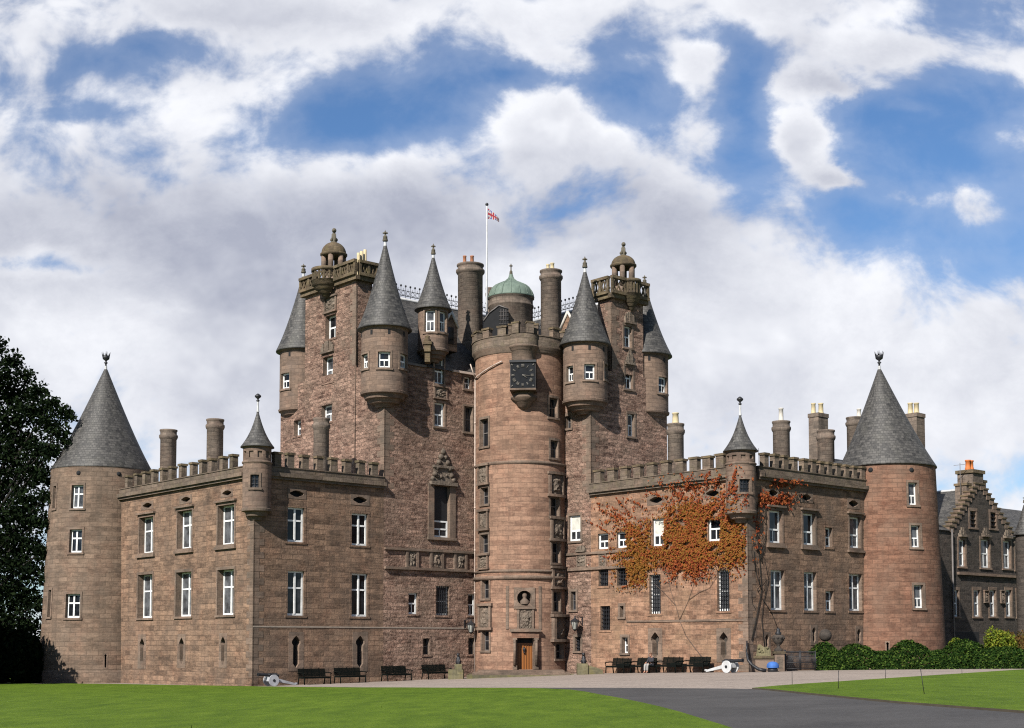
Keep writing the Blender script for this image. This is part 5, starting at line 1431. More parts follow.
# ------------------------------------------------------------------ foliage
def leaf_mesh(name, spec, parent=None, origin=(0, 0, 0)):
    """spec: list of (position, normal or None, size, material); one rhombic bent leaf each"""
    V = []; Fc = []; mi = []; mats = []
    o = Vector(origin)
    for p, n, s, m in spec:
        if m not in mats: mats.append(m)
        if n is None:
            n = Vector((random.gauss(0, 1), random.gauss(0, 1), random.gauss(0, 1))).normalized()
        t = n.orthogonal(); t.rotate(Matrix.Rotation(random.uniform(0, 2 * pi), 3, n)); t.normalize(); b = n.cross(t)
        p = Vector(p) - o; i = len(V)
        V += [p - t * s, p + b * s * .6 + n * s * .12, p + t * s, p - b * s * .6 + n * s * .12]; Fc.append((i, i + 1, i + 2, i + 3)); mi.append(mats.index(m))
    me = bpy.data.meshes.new(name); me.from_pydata(V, [], Fc)
    for m in mats: me.materials.append(m)
    me.polygons.foreach_set('material_index', mi)
    ob = bpy.data.objects.new(name, me); COL.objects.link(ob); place(ob, parent, o)
    return ob

def tree(x, y, h, r, label, seed, nleaf=22000, ls=.34, clumps=85, low=.12, lm=None, cl_in=None):
    rnd = random.Random(seed); z0 = g(x, y)
    e = empty('tree', (x, y, z0), label, 'tree', 'trees beside the castle')
    mb = MB(); top = Vector((x + rnd.uniform(-.6, .6), y, z0 + h * .82))
    pts = [Vector((x, y, z0 - .3))] + [Vector((x, y, z0)).lerp(top, t) + Vector((rnd.uniform(-.3, .3), rnd.uniform(-.3, .3), 0)) for t in (.2, .4, .6, .8, 1)]
    mb.path(pts, .55, .1, M_BARK, 9)
    cl = []
    for k in range(clumps):
        t = low + (1 - low) * (k + .5) / clumps
        zz = z0 + h * t
        env = r * (sin(pi * min(1, (t * .88 + .10))) ** .55) * (1 if t < .75 else (1 - (t - .75) / .25 * .55))
        th = k * 2.39996 + rnd.uniform(-.4, .4); rr = env * sqrt(rnd.uniform(.12, 1.05))
        c = Vector((x + rr * cos(th), y + rr * sin(th), zz + rnd.uniform(-.6, .6))); cl.append((c, rnd.uniform(.85, 1.75) * r / 6.5))
        if cl_in: cl[-1] = cl_in[k]; c = cl_in[k][0]; t = min(1, (c.z - z0) / h)
        if k % 2 == 0:
            b0 = Vector((x, y, z0)).lerp(top, max(.08, t * .8)); mid = b0.lerp(c, .5) + Vector((0, 0, .3))
            mb.path([b0, mid, c], .14, .035, M_BARK, 5)
    mb.build('trunk', e, (x, y, z0))
    spec = []; cw = [q_[1] ** 2 for q_ in cl]
    for i in range(nleaf):
        c, cr_ = rnd.choices(cl, cw)[0]; cr_ *= .84 if cl_in else 1.
        d = Vector((rnd.gauss(0, 1), rnd.gauss(0, 1), rnd.gauss(0, .75))); d = d.normalized() * cr_ * (rnd.random() ** .5) * (1 + .45 * noise.noise(d.normalized() * 2.2 + c))
        spec.append((c + d, None, ls * rnd.uniform(.5, 1.1), lm or M_LTREE))
    leaf_mesh('crown', spec, e, (x, y, z0))
    return e
t0 = at(-10, 600, 101.5)
CROWN = [(at(px, py, 101.5 + dy), r) for px, py, r, dy in ((-6, 345, 1.2, 0), (12, 362, 1.1, .5), (-2, 375, 1.6, -.5), (25, 376, 1.0, .2), (38, 392, 1.1, -.6), (14, 395, 1.7, 1), (50, 405, 1.1, -1), (63, 412, .95, -1.4), (70, 417, .6, -1.5), (30, 412, 1.7, -.4), (2, 420, 2., 0), (48, 425, 1.2, -1),
    (60, 432, .95, -1.5), (64, 442, .7, -1.6), (20, 440, 1.9, .6), (40, 448, 1.5, -.5), (52, 452, 1.0, -1.3), (0, 455, 2., 0), (28, 468, 1.7, 0), (42, 476, 1.2, -.8), (8, 485, 1.9, .5), (30, 500, 1.7, -.4), (46, 497, .8, -1.2), (14, 515, 1.9, 0), (36, 522, 1.4, -.6), (47, 525, .7, -1.3), (2, 540, 2., 0), (26, 545, 1.8, .3),
    (42, 552, .9, -1), (12, 565, 1.9, 0), (32, 572, 1.5, -.3), (44, 580, .6, -1), (4, 590, 2., 0), (24, 598, 1.7, 0), (38, 606, .9, -.6), (10, 620, 1.9, 0), (30, 628, 1.4, 0), (2, 645, 2., 0), (22, 650, 1.7, 0), (-25, 400, 2.4, 1), (-30, 450, 2.6, 0), (-28, 510, 2.6, 0), (-30, 570, 2.6, 0), (-28, 620, 2.4, 0), (-20, 665, 2.2, 0), (8, 668, 1.8, 0), (26, 672, 1.2, 0))]
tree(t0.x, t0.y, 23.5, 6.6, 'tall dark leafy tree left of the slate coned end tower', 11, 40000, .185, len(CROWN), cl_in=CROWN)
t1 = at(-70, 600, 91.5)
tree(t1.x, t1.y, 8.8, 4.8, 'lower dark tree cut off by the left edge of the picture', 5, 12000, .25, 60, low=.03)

def bush(name, label, cat, c, rx, ry, h, n, ls, m, group=None, lumps=10, seed=1, core=M_HEDGE):
    rnd = random.Random(seed); x, y = c; z0 = g(x, y)
    e = empty(name, (x, y, z0), label, cat, group)
    mb = MB()
    for k in range(5): 
        th = k * 1.3 + seed; mb.tube((x, y, z0 - .1), (x + rx * .45 * cos(th), y + ry * .45 * sin(th), z0 + h * .6), .06, .02, M_BARK, 5)
    mb.build('stems', e, (x, y, z0))
    cl = [(rnd.uniform(-.6, .6), rnd.uniform(-.6, .6), rnd.uniform(.15, .75), rnd.uniform(.3, .5)) for _ in range(lumps)] + [(0, 0, .45, .6)]
    spec = []
    for i in range(n):
        a, b, cz, k = cl[rnd.randrange(len(cl))]
        d = Vector((rnd.gauss(0, 1), rnd.gauss(0, 1), rnd.gauss(0, 1))).normalized() * k * rnd.random() ** .3
        p = Vector((x + rx * (a * .8 + d.x), y + ry * (b * .8 + d.y), max(z0 + .03, z0 + h * min(1.05, cz + d.z * .75))))
        spec.append((p, None, ls * rnd.uniform(.6, 1.2), m))
    leaf_mesh('foliage', spec, e, (x, y, z0))
    return e
# dark yews under the tree at the left
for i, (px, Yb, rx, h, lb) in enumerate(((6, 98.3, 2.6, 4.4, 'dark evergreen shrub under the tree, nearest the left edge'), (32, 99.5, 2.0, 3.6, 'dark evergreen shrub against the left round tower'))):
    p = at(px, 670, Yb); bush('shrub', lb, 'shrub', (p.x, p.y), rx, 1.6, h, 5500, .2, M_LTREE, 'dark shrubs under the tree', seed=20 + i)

# clipped hedge before the right wing, with rounded tops
def hedge():
    rnd = random.Random(9); a = at(815.5, 671, 86.0).xy; b = at(1052, 667, 88.5).xy
    e = empty('hedge', (a.x, a.y, g(*a)), 'long clipped green hedge with rounded humps before the right round tower', 'hedge')
    L = (b - a).length; d = (b - a).normalized(); n = Vector((d.y, -d.x))
    humps = [(at(px, 650, 86.5).x, w, h) for px, w, h in ((826, .62, .56), (858.5, .78, .52), (915.5, 1.02, .66), (976, 1.05, .8), (1020, .9, .3))]
    H = lambda x: 1.13 + max([0] + [hh * max(0, 1 - abs(x - hx) / (w * 1.2)) ** .75 for hx, w, hh in humps]) + .05 * sin(x * 2.3) + .04 * sin(x * 5.1)
    core = MB(); k = 80
    for i in range(k):
        p, q = a + d * (L * i / k + .12), a + d * (L * (i + 1) / k)
        for off in (-.28, .9):
            pass
        P = lambda v, off, z: (v.x - n.x * off, v.y - n.y * off, z)
        hp, hq = H(p.x) - .14, H(q.x) - .14
        core.face([P(p, .12, g(*p) - .05), P(q, .12, g(*q) - .05), P(q, .12, g(*q) + hq), P(p, .12, g(*p) + hp)], M_STEM)
        core.face([P(p, .12, g(*p) + hp), P(q, .12, g(*q) + hq), P(q, 1.1, g(*q) + hq), P(p, 1.1, g(*p) + hp)], M_STEM)
    core.build('stems', e, (a.x, a.y, g(*a)))
    spec = []
    for i in range(30000):
        t = rnd.random(); p = a + d * L * t; h = H(p.x); z0 = g(*p)
        if rnd.random() < .62: off = rnd.uniform(-.12, .16) + .06 * sin(p.x * 3.) ; z = rnd.uniform(.02, h) ; nn = Vector((n.x, n.y, .25)) + Vector((rnd.gauss(0, .6), rnd.gauss(0, .6), rnd.gauss(0, .6)))
        else: off = rnd.uniform(-.05, 1.2); z = h + rnd.uniform(-.2, .06); nn = Vector((0, 0, 1)) + Vector((rnd.gauss(0, .6), rnd.gauss(0, .6), 0))
        if z > h - .22: off += .12
        spec.append((Vector((p.x - n.x * off, p.y - n.y * off, z0 + z)), nn.normalized(), rnd.uniform(.05, .105), M_HEDGE))
    leaf_mesh('foliage', spec, e, (a.x, a.y, g(*a)))
hedge()
for px, Yb, rx, h, m, lb, s in ((999, 95, 1.9, 2.75, M_YELB, 'yellow green rounded bush behind the hedge', 3), (1015, 97, 1.7, 2.6, M_BROWNB, 'bronze leaved bush behind the hedge at the right edge', 4), (961, 93, 1., 2.1, M_YELB, 'small yellow green bush behind the hedge beside the dark doorway', 6)):
    p = at(px, 650, Yb); bush('bush', lb, 'bush', (p.x, p.y), rx, 1.3, h, 3800, .11, m, 'bushes behind the hedge', seed=s)

# ------------------------------------------------------------------ Virginia creeper on the right wing
def creeper():
    rnd = random.Random(5); e0 = PC.P(PC.pix(700, 660)[0], .9, .1)
    e = empty('creeper', (e0.x, e0.y, g(e0.x, e0.y)), 'orange red virginia creeper spreading over the right wing wall', 'climbing plant')
    openings = [(570, 515, 581, 541), (597.5, 533.5, 609, 549.5), (616.5, 532, 627, 548), (652, 519, 664.5, 546.5), (707.5, 520, 722, 541.5), (598, 568, 609, 586), (617, 567, 628, 586), (649, 574, 661, 614), (717, 570, 730, 611), (649, 496.5, 663, 503.5), (705, 490.5, 719, 496.5), (738, 478, 751, 493)]
    E = [  # cx, cy, rx, ry, angle(deg), weight, olive share
        (638, 562, 20, 26, 15, 1.5, .85), (632, 538, 16, 18, 0, 1.0, .6), (690, 535, 34, 24, 0, 1.8, .62), (690, 548, 44, 20, 0, 1.5, .5), (732, 540, 17, 28, 0, 1.5, .72), (700, 515, 30, 16, 0, 1.2, .45),
        (690, 565, 24, 14, 0, 1.2, .08), (660, 556, 18, 10, 10, .6, .15), (735, 562, 14, 12, 0, .45, .05), (625, 518, 30, 8, 28, .55, .12), (610, 523, 22, 5, 12, .32, .0), (606, 511, 18, 4, 30, .25, .0), (630, 505, 14, 4, 25, .18, 0), (620, 547, 14, 9, -30, .5, .2),
        (645, 530, 14, 12, 0, .6, .5), (690, 492, 48, 9, -7, .35, .06), (700, 480, 44, 9, -7, .22, .03), (730, 495, 16, 24, 0, .35, .05), (700, 500, 24, 9, 0, .55, .12), (668, 575, 8, 8, 0, .2, .0), (600, 562, 12, 4, 0, .08, 0), (640, 584, 12, 5, -25, .5, .3)]
    tot = sum(w * rx * ry for _, _, rx, ry, _, w, _ in E); spec = []
    N = 27000
    for cx, cy, rx, ry, an, w, ol in E:
        n = int(N * w * rx * ry / tot)
        for _ in range(n):
            while True:
                u, v = rnd.gauss(0, .5), rnd.gauss(0, .5)
                if u * u + v * v < 2.2: break
            ca, sa = cos(radians(an)), sin(radians(an))
            # feathered tendrils
            px = cx + rx * u * ca - ry * v * sa; py = cy + rx * u * sa + ry * v * ca
            nz = noise.noise(Vector((px * .09, py * .16 + px * .04, 1.)))
            nz2 = noise.noise(Vector((px * .22 + py * .1, py * .34 - px * .08, 5.)))
            if w < .7 and (nz < -.02 or nz2 < -.12): continue
            if w >= .7 and (nz < -.38 or nz2 < -.36) : continue
            if px > 747 or py > 592 or px < 586: continue
            if any(b[0] < px < b[2] and b[1] < py < b[3] for b in openings): continue
            if abs(px - 741) < 15.5 and 450 < py < 512:
                a, z = BZ.pix(px, py); P = BZ.P(a, z, rnd.uniform(.03, .14)); nn = (P.xy - BZ.c).normalized().to_3d()
            else:
                a, z = PC.pix(px, py); off = rnd.uniform(.03, .28 if w > 1 else .14)
                if zcr_ - .1 < z < zcr_ + .5: off += .33
                elif z >= zcr_ + .5: off += .15
                P = PC.P(a, z, off); nn = PC.n.to_3d()
            nn = (nn + Vector((rnd.gauss(0, .24), rnd.gauss(0, .24), rnd.gauss(0, .24) + .2))).normalized()
            olive = rnd.random() < ol + .35 * noise.noise(Vector((px * .06, py * .06, 7.)))
            spec.append((P, nn, rnd.uniform(.045, .10), M_COLV if olive else M_CRED))
    # feathered runners at the edges
    RUN = [((645, 530), (590, 507)), ((640, 522), (597, 503)), ((642, 540), (590, 522)), ((640, 535), (600, 528)), ((650, 525), (616, 497)), ((655, 520), (628, 499)), ((632, 545), (606, 541)), ((628, 555), (602, 556)), ((640, 575), (622, 588)), ((648, 575), (634, 589)),
           ((672, 510), (655, 489)), ((690, 500), (662, 482)), ((700, 498), (683, 474)), ((705, 495), (712, 471)), ((712, 494), (724, 474)), ((715, 498), (738, 486)), ((705, 488), (672, 489)), ((720, 500), (746, 497)), ((690, 488), (655, 494)), ((722, 482), (680, 490)), ((725, 560), (740, 573)), ((735, 555), (745, 568)), ((690, 565), (697, 584)), ((680, 565), (672, 580)), ((735, 540), (747, 560)), ((735, 520), (746, 530)), ((730, 498), (736, 470)), ((745, 505), (752, 478))]
    for (xa, ya), (xb, yb) in RUN:
        bend = rnd.uniform(-5, 5)
        for k in range(60):
            t = rnd.random() ** .8; px = xa + (xb - xa) * t + rnd.gauss(0, 1.3 * (1.15 - t)); py = ya + (yb - ya) * t + bend * sin(pi * t) + rnd.gauss(0, 1.1 * (1.15 - t))
            if noise.noise(Vector((px * .3, py * .3, xa))) < -.18 or px > 752: continue
            if any(b[0] < px < b[2] and b[1] < py < b[3] for b in openings): continue
            if abs(px - 741) < 15.5 and 450 < py < 512:
                a, z = BZ.pix(px, py); P = BZ.P(a, z, rnd.uniform(.03, .12)); nn = (P.xy - BZ.c).normalized().to_3d()
            elif px > 747: continue
            else:
                a, z = PC.pix(px, py); P = PC.P(a, z, rnd.uniform(.03, .1) + (.33 if zcr_ - .1 < z < zcr_ + .5 else .15 if z >= zcr_ + .5 else 0)); nn = PC.n.to_3d()
            spec.append((P, (nn + Vector((rnd.gauss(0, .4), rnd.gauss(0, .4), rnd.gauss(0, .4) + .2))).normalized(), rnd.uniform(.05, .11), M_CRED))
    # on the shaded front round the corner
    for cx, cy, rx, ry, n in ((775, 499, 17, 6, 420), (783, 484, 16, 4, 100), (756, 530, 5, 26, 60), (762, 503, 8, 8, 60)):
        for _ in range(n):
            px, py = cx + rnd.gauss(0, .55) * rx, cy + rnd.gauss(0, .55) * ry
            if px < 757 and py < 512 or px < 750: continue
            if any(b[0] < px < b[2] and b[1] < py < b[3] for b in ((769, 510, 782, 543), (768, 489, 778, 497))): continue
            a, z = PD.pix(px, py); off = rnd.uniform(.03, .15) + (.35 if zcr_ - .1 < z < zcr_ + .5 else 0)
            nn = (PD.n.to_3d() + Vector((rnd.gauss(0, .4), rnd.gauss(0, .4), .25))).normalized()
            spec.append((PD.P(a, z, off), nn, rnd.uniform(.07, .14), M_CRED))
    leaf_mesh('foliage', spec, e, e0)
    st = MB()
    def vine(Sf, pts, r0, r1, off=.05):
        P = [Sf.P(*Sf.pix(*p), off) for p in pts]; st.path(P, r0, r1, M_STEM if Sf is PC else M_BARK, 5)
    vine(PC, [(716, 669), (709, 664), (701, 655), (694, 646), (686, 635), (680, 620)], .032, .022); vine(PC, [(680, 620), (676, 605), (671, 590), (668, 575), (660, 560), (645, 545)], .018, .01)
    vine(PC, [(680, 620), (689, 600), (694, 585), (697, 570), (705, 545)], .015, .009); vine(PC, [(676, 605), (664, 592), (655, 584)], .018, .01); vine(PC, [(689, 600), (700, 592), (710, 588), (722, 570)], .018, .01)
    st.build('stems', e, e0); st = MB()
    vine(PD, [(751, 640), (757, 612), (761, 590), (759, 560), (756, 530), (757, 505), (768, 497)], .032, .018); vine(PD, [(759, 560), (764, 545), (766, 525), (764, 507)], .02, .012); vine(PD, [(761, 590), (755, 572), (753, 550)], .03, .02)
    vine(PD, [(764, 648), (761, 620), (763, 600), (768, 580), (764, 560)], .022, .012); vine(PD, [(763, 600), (772, 615), (777, 628)], .03, .02)
    for i in range(14):
        x, y = rnd.uniform(752, 768), rnd.uniform(520, 620); pts = [(x, y)]
        for _ in range(4): x = min(769, max(751, x + rnd.uniform(-5, 5))); y -= rnd.uniform(3, 9); pts.append((x, y))
        vine(PD, pts, .014, .008)
    p = [at(747, 641, 83.6), at(746.6, 652, 83.2), at(748, 660, 82.9), at(752, 665, 82.7), at(758, 669, 82.6), at(766, 671, 82.6)]
    st.build('stems', e, e0)
    st = MB(); st.path(p, .05, .12, M_IRON, 7); st.build('trunk', e, p[0])
cB = at(741, 500, Wp(0, -sC).y + .3).xy
BZ = Cyl(cB, 15 * cB.y / F, 0, 15 * cB.y / F, 30)
creeper()

# ------------------------------------------------------------------ stepped-gable house behind, on the right
def gable_house():
    O = at(952, 600, 106).xy; PG = Plane(O, -dL); PGl = Plane(O, -dR)
    e = empty('gabled_house', (O.x, O.y, g(O.x, 106)), 'grey stone house with crow stepped gable and orange chimney pots behind the right tower', 'house')
    ax, zx = PG.pix(979, 484); aL, zL = PG.pix(951, 531); aR = PG.pix(1012.5, 527)[0]
    hs = []
    global castle
    keep = castle; castle_ = e
    for b, s in (((969.8, 511, 975.8, 527.5), 'dark'), ((990.2, 512.5, 996, 528.5), 'dark'), ((958.7, 540, 965, 566.5), 'sash'), ((980.8, 539.5, 989.5, 567.7), 'sash'), ((1003, 541, 1010.5, 568.5), 'sash'), ((1015.3, 544, 1022.5, 570), 'sash'),
                 ((953.5, 590, 958.5, 616.5), 'sash'), ((973.5, 590, 980, 616.5), 'sash'), ((989.7, 590, 995.7, 616.5), 'sash'), ((1005.8, 590, 1011.5, 616.5), 'sash'), ((1017, 591, 1024, 617), 'sash')):
        hs.append(window(castle_, PG, b, s, sd=.16, sw=.2))
    mb = MB(); aE = PG.pix(1075, 580)[0]; a0 = -8
    wall(mb, PG, a0, aE, BASE, zL, hs, M_GREY, rm=M_DRESS)
    # gable triangle (with its attic windows as holes in strips)
    def gx(z, s): t = (z - zL) / (zx - zL); return (aL + (ax - aL) * t) if s < 0 else (aR + (ax - aR) * t)
    nst = 11; dz = (zx - zL) / nst
    for i in range(nst):
        z0, z1 = zL + dz * i, zL + dz * (i + 1); l, r = gx(z0, -1), gx(z0, 1)
        wall(mb, PG, l, r, z0, z1, [(h[0], h[1], max(h[2], z0 + .0), min(h[3], z1)) for h in hs if h[2] < z1 - .02 and h[3] > z0 + .02], M_GREY, rm=M_DRESS)
    mb.build('wall', e, PG.P(0, 0))
    st = MB()
    for s in (-1, 1):
        for i in range(nst):
            z0 = zL + dz * i; x = gx(z0, s); p, q = (x - .32, x + .34) if s < 0 else (x - .34, x + .32)
            sbox(st, PG, p, q, z0 - .1, z0 + dz * .92, -.5, .06, M_DRESS); sbox(st, PG, p - .05, q + .05, z0 + dz * .92 + .002, z0 + dz * .92 + .12, -.55, .12, M_LICH)
    st.build('crow_steps', e, PG.P(ax, zL))
    rf = MB()
    zr = zx - .35
    back = -26
    rf.face([PG.P(aL - .2, zL - .1, -.3), PG.P(ax, zr, -.3), PG.P(ax, zr, back), PG.P(aL - .2, zL - .1, back)][::-1], M_SLATE)
    rf.face([PG.P(aR + .2, zL - .1, -.3), PG.P(ax, zr, -.3), PG.P(ax, zr, back), PG.P(aR + .2, zL - .1, back)], M_SLATE)
    rf.tube(PG.P(ax, zr + .02, -.4), PG.P(ax, zr + .02, back), .10, .10, M_LEAD, 6)
    # range to the right and lean-to on the left, lower roofs
    rf.face([PG.P(aR - 1, zL + .0, .2), PG.P(aE, zL + .0, .2), PG.P(aE, zL + 3.0, -4), PG.P(aR - 1, zL + 3.0, -4)], M_SLATE)
    rf.face([PG.P(a0, zL + .0, .15), PG.P(aL - .3, zL + .0, .15), PG.P(aL - .3, zL + 1.6, -2.5), PG.P(a0, zL + 1.6, -2.5)], M_SLATE)
    r_ob = rf.build('slate_roof', e, PG.P(ax, zL))
    v = MB(); pv = PG.P(aL + (ax - aL) * .5, zL + (zr - zL) * .5 + .25, -1.6 - 3); pv = at(955.8, 504, pv.y)
    v.rev((pv.x, pv.y), [(.5, pv.z - .35), (.1, pv.z + .05), (.1, pv.z + .5), (.13, pv.z + .5), (0, pv.z + .55)], M_LEAD, 10); v.build('roof_vent', r_ob, pv)
    # chimney stack at the apex
    c = MB(); o = PG.P(ax, 0, -.75)
    zt = zat(469, 106); z_sh = zat(477, 106)
    def blk(cx, wx, wy, z0, z1, m): oo = PG.P(cx, z0, -.75); c.box(oo, dR.to_3d() * wx, dL.to_3d() * wy, (0, 0, z1 - z0), m)
    blk(ax, .78, .68, zx - 2.4, zt, M_CHIM); blk(ax, .9, .8, zt + .002, zt + .28, M_LICH)
    blk(ax - .95, .5, .5, zx - 1.8, z_sh - .4, M_CHIM); blk(ax - .95, .58, .58, z_sh - .398, z_sh - .2, M_LICH); blk(ax + 1.0, .5, .5, zx - 1.6, z_sh, M_CHIM); blk(ax + 1.0, .58, .58, z_sh + .002, z_sh + .2, M_LICH)
    ch = c.build('chimney', e, o)
    for dx in (-.32, .12):
        p = MB(); pp = PG.P(ax + dx, 0, -.75); zz = zt + .27
        p.rev((pp.x, pp.y), [(.24, zz), (.24, zz + .2), (.2, zz + .3), (.19, zz + .72), (.23, zz + .75), (.23, zz + .85), (.12, zz + .85), (.12, zz + .5)], mat('orange clay', color=(.34, .10, .025), rough=.7), 12); p.build('chimney_pot', ch, pp)
    # aerial
    a = MB(); pa = PG.P(ax - 1.75, 0, -.6); zb_ = zat(503, pa.y); zt2 = zat(463, pa.y)
    a.tube((pa.x, pa.y, zb_), (pa.x, pa.y, zt2), .03, .025, M_RUST, 5); a.tube((pa.x - .5, pa.y, zt2 - .2), (pa.x + .4, pa.y, zt2 - .1), .02, .02, M_RUST, 4); a.tube((pa.x + .1, pa.y, zt2 - 1.2), (pa.x + .6, pa.y, zt2 - .9), .02, .02, M_RUST, 4)
    a.build('aerial', e, (pa.x, pa.y, zb_))
    # ledge, pediments, panels, pipe, dark doorway
    d = MB(); zl = PG.pix(990, 575)[1]
    sbox(d, PG, PG.pix(957, 575)[0], aE, zl - .12, zl + .08, -.1, .22, M_DRESS)
    d.build('string_course', e, PG.P(ax, zl))
    for px, y1, y0 in ((962, 537, 526.5), (985, 537, 527), (1006.5, 538.5, 529)):
        m = MB(); a_, z_ = PG.pix(px, y1); w = .55; h = PG.pix(px, y0)[1] - z_
        sbox(m, PG, a_ - w, a_ + w, z_, z_ + .15, -.05, .3, M_CARV)
        for k in range(6): u = (k + .5) / 6; sbox(m, PG, a_ - w + 2 * w * k / 6 + .004, a_ - w + 2 * w * (k + 1) / 6 - .004, z_ + .15, z_ + .15 + max(.1, (h - .1) * (1 - abs(2 * u - 1))), -.05, .1 + .03 * (k % 2), M_CARV)
        m.build('pediment', e, PG.P(a_, z_))
    for b in ((983.5, 591, 987.5, 602), (1000, 591, 1003.5, 602.5)): relief(e, PG, b, 70, proud=.12)
    m = MB(); a_ = PG.pix(952, 640)[0]
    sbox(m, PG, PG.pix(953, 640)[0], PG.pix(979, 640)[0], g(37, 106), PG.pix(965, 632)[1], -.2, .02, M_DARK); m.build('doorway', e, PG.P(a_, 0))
    m = MB(); pp = PG.P(PG.pix(950.5, 600)[0], 0, .25); m.tube((pp.x, pp.y, .5), (pp.x, pp.y, zL + .1), .07, .07, M_RUST, 6); m.build('downpipe', e, (pp.x, pp.y, .5))
    # spired turret at the picture's right edge
    cc = at(1026, 560, 106.0).xy; r = 9.5 * 106 / F; zt3 = zat(534.5, 106)
    m = MB(); m.rev(tuple(cc), [(r, BASE), (r, zt3)], M_GREY, 32); tt = m.build('turret', e, (cc.x, cc.y, 0)); cone_roof(tt, tuple(cc), r * 1.12, zt3, zat(505, 106), flare=.1); finial(tt, tuple(cc), zat(505, 106), .7, .15)
gable_house()

# ------------------------------------------------------------------ forecourt things
# steps before the door
xL, xR = at(452, 672, 91.5).x, at(590, 672, 91.5).x
mb = MB(); gz = g(.5, 91.5); ztop = dr_[2] - .02
for k in range(3):
    z1 = gz + (ztop - gz) * (k + 1) / 3; yf = 90.3 + .42 * k
    mb.cuboid(xL + .35 * k + 1.0, xR - .35 * k - 1.0, yf, 94.6 - .01 * k, gz - .2, z1 - .004 * k if k < 2 else ztop, M_MOSS if k == 0 else M_DRESS)
tag(mb.build('steps', None, (0, 91.5, gz)), 'broad low stone steps before the oak door of the stair tower', 'steps')
for px0, px1, py0, lab, s in ((448.6, 463.5, 664, 'mossy stone block at the left end of the steps', -1), (581, 591.5, 663.5, 'mossy stone block at the right end of the steps', 1)):
    a, b = at(px0, 670, 90.9), at(px1, 670, 90.9); zt = zat(py0, 90.9); zm_ = zat(669.5, 90.9)
    gz2 = g(a.x, 90.9)
    m = MB(); cx = (a.x + b.x) / 2; w = (b.x - a.x) / 2
    if s < 0:
        m.cuboid(a.x, b.x, 90.3, 91.9, gz2 - .1, zm_, M_MOSS); m.cuboid(a.x + .4, b.x - .1, 90.6, 91.7, zm_ + .002, zt, M_MOSS); top = (a.x + .4 + b.x - .1) / 2
    else:
        m.cuboid(a.x - .25, b.x - .25, 90.3, 91.9, gz2 - .1, zt, M_MOSS); m.hexa([(b.x - .25, 90.4, gz2 - .1), (b.x + .75, 90.4, gz2 - .1), (b.x + .75, 91.8, gz2 - .1), (b.x - .25, 91.8, gz2 - .1), (b.x - .25, 90.4, zt - .1), (b.x + .7, 90.4, gz2 + .35), (b.x + .7, 91.8, gz2 + .35), (b.x - .25, 91.8, zt - .1)], M_MOSS); top = b.x - .5
    tag(m.build('plinth', None, (cx, 91.1, gz2)), lab, 'plinth', 'stone blocks flanking the steps')
    # small dark seated beast on it
    st = MB(); c = (top, 91.1); z = zt; h = .72; r = .13
    st.rev(c, [(.17, z), (.17, z + .06), (.15, z + .2), (.13, z + .42), (.09, z + .52)], M_IRON, 12)
    st.ball((c[0] - .02, c[1] - .05, z + .60), .11, M_IRON, 8, 1.05); st.ball((c[0] - .02, c[1] - .15, z + .57), .055, M_IRON, 6)
    for k in (-1, 1):
        st.tube((c[0] + k * .09, c[1] - .15, z), (c[0] + k * .07, c[1] - .06, z + .4), .04, .05, M_IRON, 6); st.ball((c[0] + k * .11, c[1] + .06, z + .14), .1, M_IRON, 6); st.tube((c[0] + k * .06, c[1] - .03, z + .68), (c[0] + k * .07, c[1] - .02, z + .76), .03, .005, M_IRON, 5)
    tag(st.build('beast_statue', None, (c[0], c[1], z)), 'small black seated beast statue on the ' + ('left' if s < 0 else 'right') + ' stone block by the steps', 'statue', 'black beasts by the steps')

# benches
def bench_proto():
    e = empty('bench', (0, 0, 0)); W2 = .95
    b = MB()
    for i in range(5): b.cuboid(-W2, W2, -.28 + i * .105, -.185 + i * .105, .36, .465, M_BENCH)
    b.build('seat', e)
    b = MB()
    for i in range(7):
        z = .47 + i * .066; y = .27 + (z - .45) * .22
        b.hexa([(-W2, y, z), (W2, y, z), (W2, y + .03, z), (-W2, y + .03, z), (-W2, y + .012, z + .063), (W2, y + .012, z + .063), (W2, y + .042, z + .063), (-W2, y + .042, z + .063)], M_BENCH)
    for x in (-.55, 0, .55): b.tube((x, .30, .44), (x, .43, .97), .022, .022, M_BENCH, 6)
    b.build('backrest', e)
    for s in (-1, 1):
        a = MB(); a.path([Vector((s * W2, .40, .68)), Vector((s * W2, .1, .70)), Vector((s * W2, -.26, .67)), Vector((s * W2, -.32, .62))], .032, .032, M_BENCH, 6); a.tube((s * W2, -.26, .44), (s * W2, -.26, .67), .025, .025, M_BENCH, 6); a.build('armrest', e)
        for y, t in ((-.26, -.03), (.30, .08)):
            l = MB(); l.tube((s * W2 * .96, y, .44), (s * W2 * .96, y + t, 0), .035, .04, M_BENCH, 6); l.build('leg', e)
    return e
def on_wall(Sf, px, off):
    S2 = Plane(Sf.O + Sf.n * off, Sf.n); a = S2.pix(px, 665)[0]; p = S2.P(a, 0); return Vector((p.x, p.y, g(p.x, p.y) + .012))
proto = bench_proto(); first = True
BL = ((PB, 315, 'dark green slatted bench next to the cannon on the left', 0), (PB, 350.5, 'dark green slatted bench below the lancet nearest the keep', 0), (PB, 397, 'dark green slatted bench below the foot of the keep wall, third from the left cannon', 0), (PB, 437, 'dark green slatted bench beside the mossy left block of the steps', 0),
      (PC, 618, 'dark green slatted bench beside the right mossy block of the steps', 1), (PC, 643, 'dark green slatted bench with the person sitting at its end', 1), (PC, 669, 'dark green slatted bench between the seated person and the last bench', 1), (PC, 696, 'dark green slatted bench next to the white cannon', 1))
BEN = []
